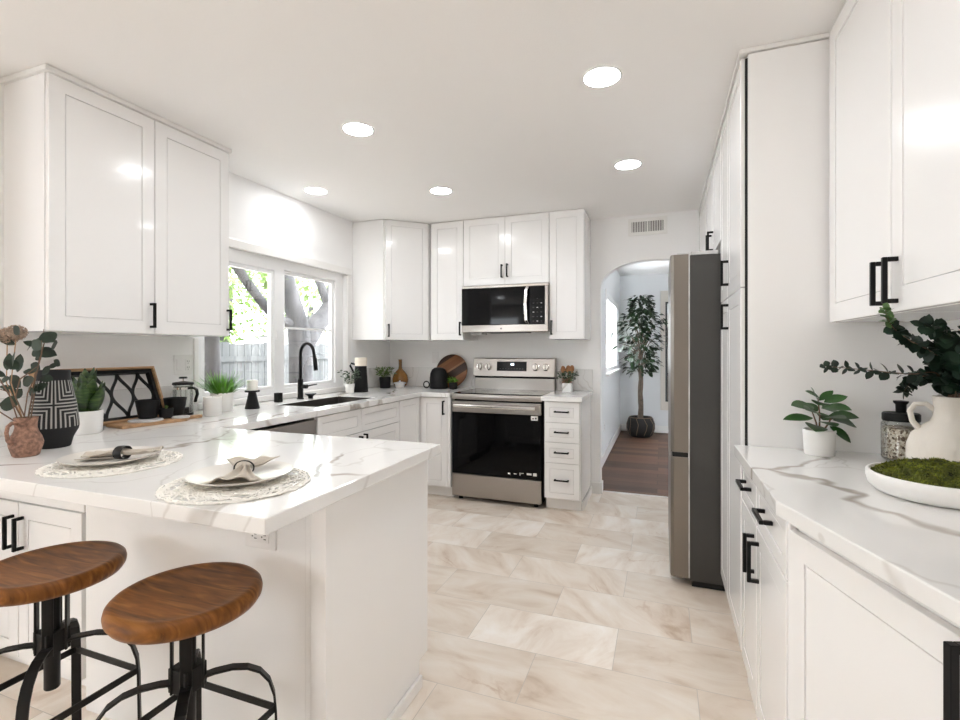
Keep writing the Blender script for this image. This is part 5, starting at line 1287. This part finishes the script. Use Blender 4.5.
for a, b in zip(rings, rings[1:]):
    for q in range(60):
        try: mm.bm.faces.new((a[q], a[(q + 1) % 60], b[(q + 1) % 60], b[q]))
        except Exception: pass
ob = build(mm, 'moss_mound', 'mosspad', mbw, smooth=True, angle=180)
tf = MB(); rnd = random.Random(61)
for q in range(5200):
    r = 0.137 * math.sqrt(rnd.random()); a = rnd.uniform(0, 2 * PI); f = 1 - (r / 0.138) ** 2.2
    z = 0.044 + 0.040 * f + 0.011 * noise.noise(V((r * math.cos(a) * 30, r * math.sin(a) * 30, 3))) * min(1, f * 3)
    d = V((math.cos(a) * r / .138, math.sin(a) * r / .138, 0)) * .8 + V((rnd.uniform(-1, 1), rnd.uniform(-1, 1), rnd.uniform(.3, 1.3)))
    tf.leaf((r * math.cos(a), r * math.sin(a), z - .001), d, V((rnd.uniform(-1, 1), rnd.uniform(-1, 1), .4)), rnd.uniform(.004, .010), .0032, .6, 2)
ob = build(tf, 'moss_sprigs', 'mossdark', mbw, recalc=False); ob['kind'] = 'stuff'

# ------------------------------------------------------------------ hall: ficus, framed mirror
fx = thing('ficus_tree', 'tall potted ficus tree in a dark basket at the end of the hall', 'tree', (-0.300, 7.62, 0.0025))
build(MB().lathe([(0, 0), (0.13, 0), (0.165, 0.03), (0.195, 0.12), (0.195, 0.19), (0.165, 0.275), (0.150, 0.29), (0.140, 0.29), (0.15, 0.25), (0, 0.24)], 36), 'basket', 'basket', fx, smooth=True, angle=60)
cm = MB()
for q in range(10):
    a = 2 * PI * q / 10
    cm.tube([(r * math.cos(a + tw), r * math.sin(a + tw), z) for r, z, tw in ((0.168, 0.03, 0), (0.199, 0.11, .12), (0.199, 0.19, .2), (0.169, 0.275, .0))], 0.004, 5)
cm.tube([(0.158 * math.cos(2 * PI * q / 24), 0.158 * math.sin(2 * PI * q / 24), 0.285) for q in range(24)], 0.006, 6, closed=True)
build(cm, 'cord_weave', 'cord', fx, smooth=True)
tk = MB()
for ph in (0, 2.1, 4.2):
    tk.tube([(0.022 * math.cos(ph + z * 5), 0.022 * math.sin(ph + z * 5), z) for z in [0.25 + 0.09 * q for q in range(12)]], [0.022 - 0.001 * q for q in range(12)], 8)
lv = MB(); rnd = random.Random(71)
for q in range(26):
    a = rnd.uniform(0, 2 * PI); z0 = rnd.uniform(0.85, 1.5); d = V((math.cos(a), math.sin(a), 0)); L_ = rnd.uniform(.2, .36)
    e = V((0, 0, z0)) + d * L_ + UP * rnd.uniform(.05, .45)
    mid = V((0, 0, z0)) + d * L_ * .5 + UP * rnd.uniform(.1, .3)
    tk.tube([(0, 0, z0), mid, e], [0.008, 0.006, 0.002], 5)
build(tk, 'trunk', 'trunk', fx, smooth=True)
for q in range(760):
    z = rnd.uniform(0.93, 2.08); rr = 0.44 * math.sin(PI * min(1, max(0.06, (z - 0.83) / 1.30))) ** .55
    a = rnd.uniform(0, 2 * PI); r = rr * math.sqrt(rnd.uniform(.08, 1)) * (0.72 + .32 * math.sin(z * 9 + a * 2))
    d = V((math.cos(a), math.sin(a), rnd.uniform(-.8, .4)))
    lv.leaf(V((r * math.cos(a), min(.33, r * math.sin(a)), z)), d, UP + V((rnd.uniform(-.6, .6), rnd.uniform(-.6, .6), 0)), rnd.uniform(.075, .115), rnd.uniform(.038, .055), .5, 4, .15, 1, .1)
build(lv, 'foliage', 'ficus', fx, smooth=True, recalc=False)
fm = thing('framed_mirror', 'tall mirror in a wide cream frame on the hall end wall', 'mirror', (0.42, YH - 0.001, 0.355))
build(MB().slab([(-0.445, 0), (0.445, 0), (0.445, 1.83), (-0.445, 1.83)], [[(-0.375, 0.13), (0.375, 0.13), (0.375, 1.66), (-0.375, 1.66)]], lambda a, b, t: (a, -t, b), 0.035), 'frame', 'cream_frame', fm, bevel=0.006)
build(MB().slab([(-0.374, 0.131), (0.374, 0.131), (0.374, 1.659), (-0.374, 1.659)], [[(-0.350, 0.155), (0.350, 0.155), (0.350, 1.635), (-0.350, 1.635)]], lambda a, b, t: (a, -0.003 - t, b), 0.018), 'inner_border', 'socket', fm)
build(MB().box(-0.374, 0.374, -0.0025, -0.001, 0.131, 1.659), 'mirror_glass', 'mirror', fm)

# ------------------------------------------------------------------ garden
struct(MB().box(-16, XW - 0.16, -3, 16, -0.5, -0.40), 'ground', 'ground')
fn = thing('garden_fence', 'weathered grey board fence outside the kitchen window', 'fence', (-6.2, 5.5, -0.40))
mb = MB(); rnd = random.Random(81)
for q in range(78):
    y = -5.0 + q * 0.14
    mb.box(-0.012, 0.012, y + .004, y + .136, 0.0, 1.79 + rnd.uniform(-.02, .02))
build(mb, 'boards', 'fencewood', fn)
build(MB().box(0.013, 0.05, -5, 5.9, 1.50, 1.58), 'rail', 'fencewood', fn); build(MB().box(0.013, 0.05, -5, 5.9, 0.35, 0.43), 'rail', 'fencewood', fn)
def garden_tree(label, loc, limbs, clusters, nleaf, seed, size=0.16):
    t = thing('garden_tree', label, 'tree', loc)
    tk = MB(); rnd = random.Random(seed)
    for pts, rad in limbs:
        ps = cr_spline(pts, 6); n = len(ps)
        rr = []
        for i in range(n):
            f = i / (n - 1) * (len(rad) - 1); a = int(min(f, len(rad) - 2)); rr.append(rad[a] + (rad[a + 1] - rad[a]) * (f - a))
        tk.tube(ps, rr, 12)
    build(tk, 'trunk', 'bark', t, smooth=True, angle=80)
    lv = MB()
    for c, R_, n in clusters:
        for q in range(n):
            while True:
                p = V((rnd.uniform(-1, 1), rnd.uniform(-1, 1), rnd.uniform(-1, 1)))
                if p.length < 1: break
            p = V(c) + V((p.x * R_[0], p.y * R_[1], p.z * R_[2]))
            lv.leaf(p, V((rnd.uniform(-1, 1), rnd.uniform(-1, 1), rnd.uniform(-1, .5))), V((rnd.uniform(-1, 1), rnd.uniform(-1, 1), 1)), size * rnd.uniform(.6, 1.3), size * .45, .3, 2, .1)
    build(lv, 'foliage', 'treeleaf', t, recalc=False)
    return t
garden_tree('big forked grey tree right outside the window panes by the faucet', (-4.6, 5.37, -0.4),
            [([(0, 0, -0.05), (0.02, 0, 0.7), (0, 0.02, 1.45), (-0.03, 0.0, 2.0), (-0.1, -0.12, 2.6), (-0.2, -0.2, 3.6), (-0.3, -.3, 4.6)], [0.22, 0.165, 0.155, 0.145, 0.10, 0.08, 0.06]),
             ([(0, 0.02, 1.65), (0.0, 0.3, 2.0), (0.0, 0.62, 2.3), (0.0, 0.85, 2.9), (0.1, 1.1, 3.6)], [0.13, 0.135, 0.12, 0.085, 0.05]),
             ([(-0.02, 0, 2.0), (-0.1, -0.35, 2.12), (-0.1, -0.75, 2.45), (-0.1, -1.15, 2.85), (-0.2, -1.7, 3.4)], [0.075, 0.062, 0.058, 0.055, 0.04]),
             ([(0, 0.62, 2.3), (-.1, 0.45, 2.8), (-.2, 0.25, 3.3)], [0.07, 0.06, 0.04])],
            [((-0.8, -0.8, 2.9), (1.0, 1.2, 0.7), 420), ((-0.6, 0.6, 3.0), (0.8, 1.0, 0.6), 300), ((-0.9, -1.5, 2.5), (0.7, 0.7, 0.5), 160)], 0, 91, 0.13)
garden_tree('slim grey tree trunk seen left of the potted grass', (-4.05, 3.50, -0.4),
            [([(0, 0, -0.05), (0.02, 0, 0.8), (-0.02, 0.03, 1.6), (0.0, -.05, 2.4), (-.1, -.3, 3.4)], [0.10, 0.085, 0.075, 0.06, 0.04])],
            [((0.0, -0.4, 3.4), (0.7, 0.8, 0.6), 160)], 0, 92, 0.11)
garden_tree('leafy green tree beyond the left half of the fence', (-8.6, 7.7, -0.4),
            [([(0, 0, -0.05), (0, 0, 1.5), (0.1, .1, 3.0)], [0.16, 0.13, 0.08])],
            [((0, 0, 2.9), (1.0, 1.8, 1.1), 900), ((0.4, -1.0, 2.1), (.7, 1.2, .6), 350), ((0, 1.3, 3.4), (.8, 1.2, .8), 350)], 0, 93, 0.17)
garden_tree('leafy green tree beyond the right half of the fence', (-10.2, 12.2, -0.4),
            [([(0, 0, -0.05), (0, 0, 1.5), (0.1, .1, 3.0)], [0.16, 0.13, 0.08])],
            [((0, 0, 3.2), (1.2, 1.9, 1.2), 900), ((0.2, 1.6, 3.4), (1.0, 1.0, 1.0), 300)], 0, 94, 0.17)
sh = thing('neighbour_shed', 'white wall of a neighbouring shed beyond the fence', 'shed', (-7.4, 9.55, -0.4))
build(MB().box(-1.5, 0, -0.7, 1.4, 0, 2.0), 'wall', 'shed', sh); build(MB().slab([(-1.6, 2.001), (0.1, 2.001), (-0.75, 2.10)], [], lambda a, b, t: (a, -0.75 + t, b), 2.2), 'roof', 'trim', sh)
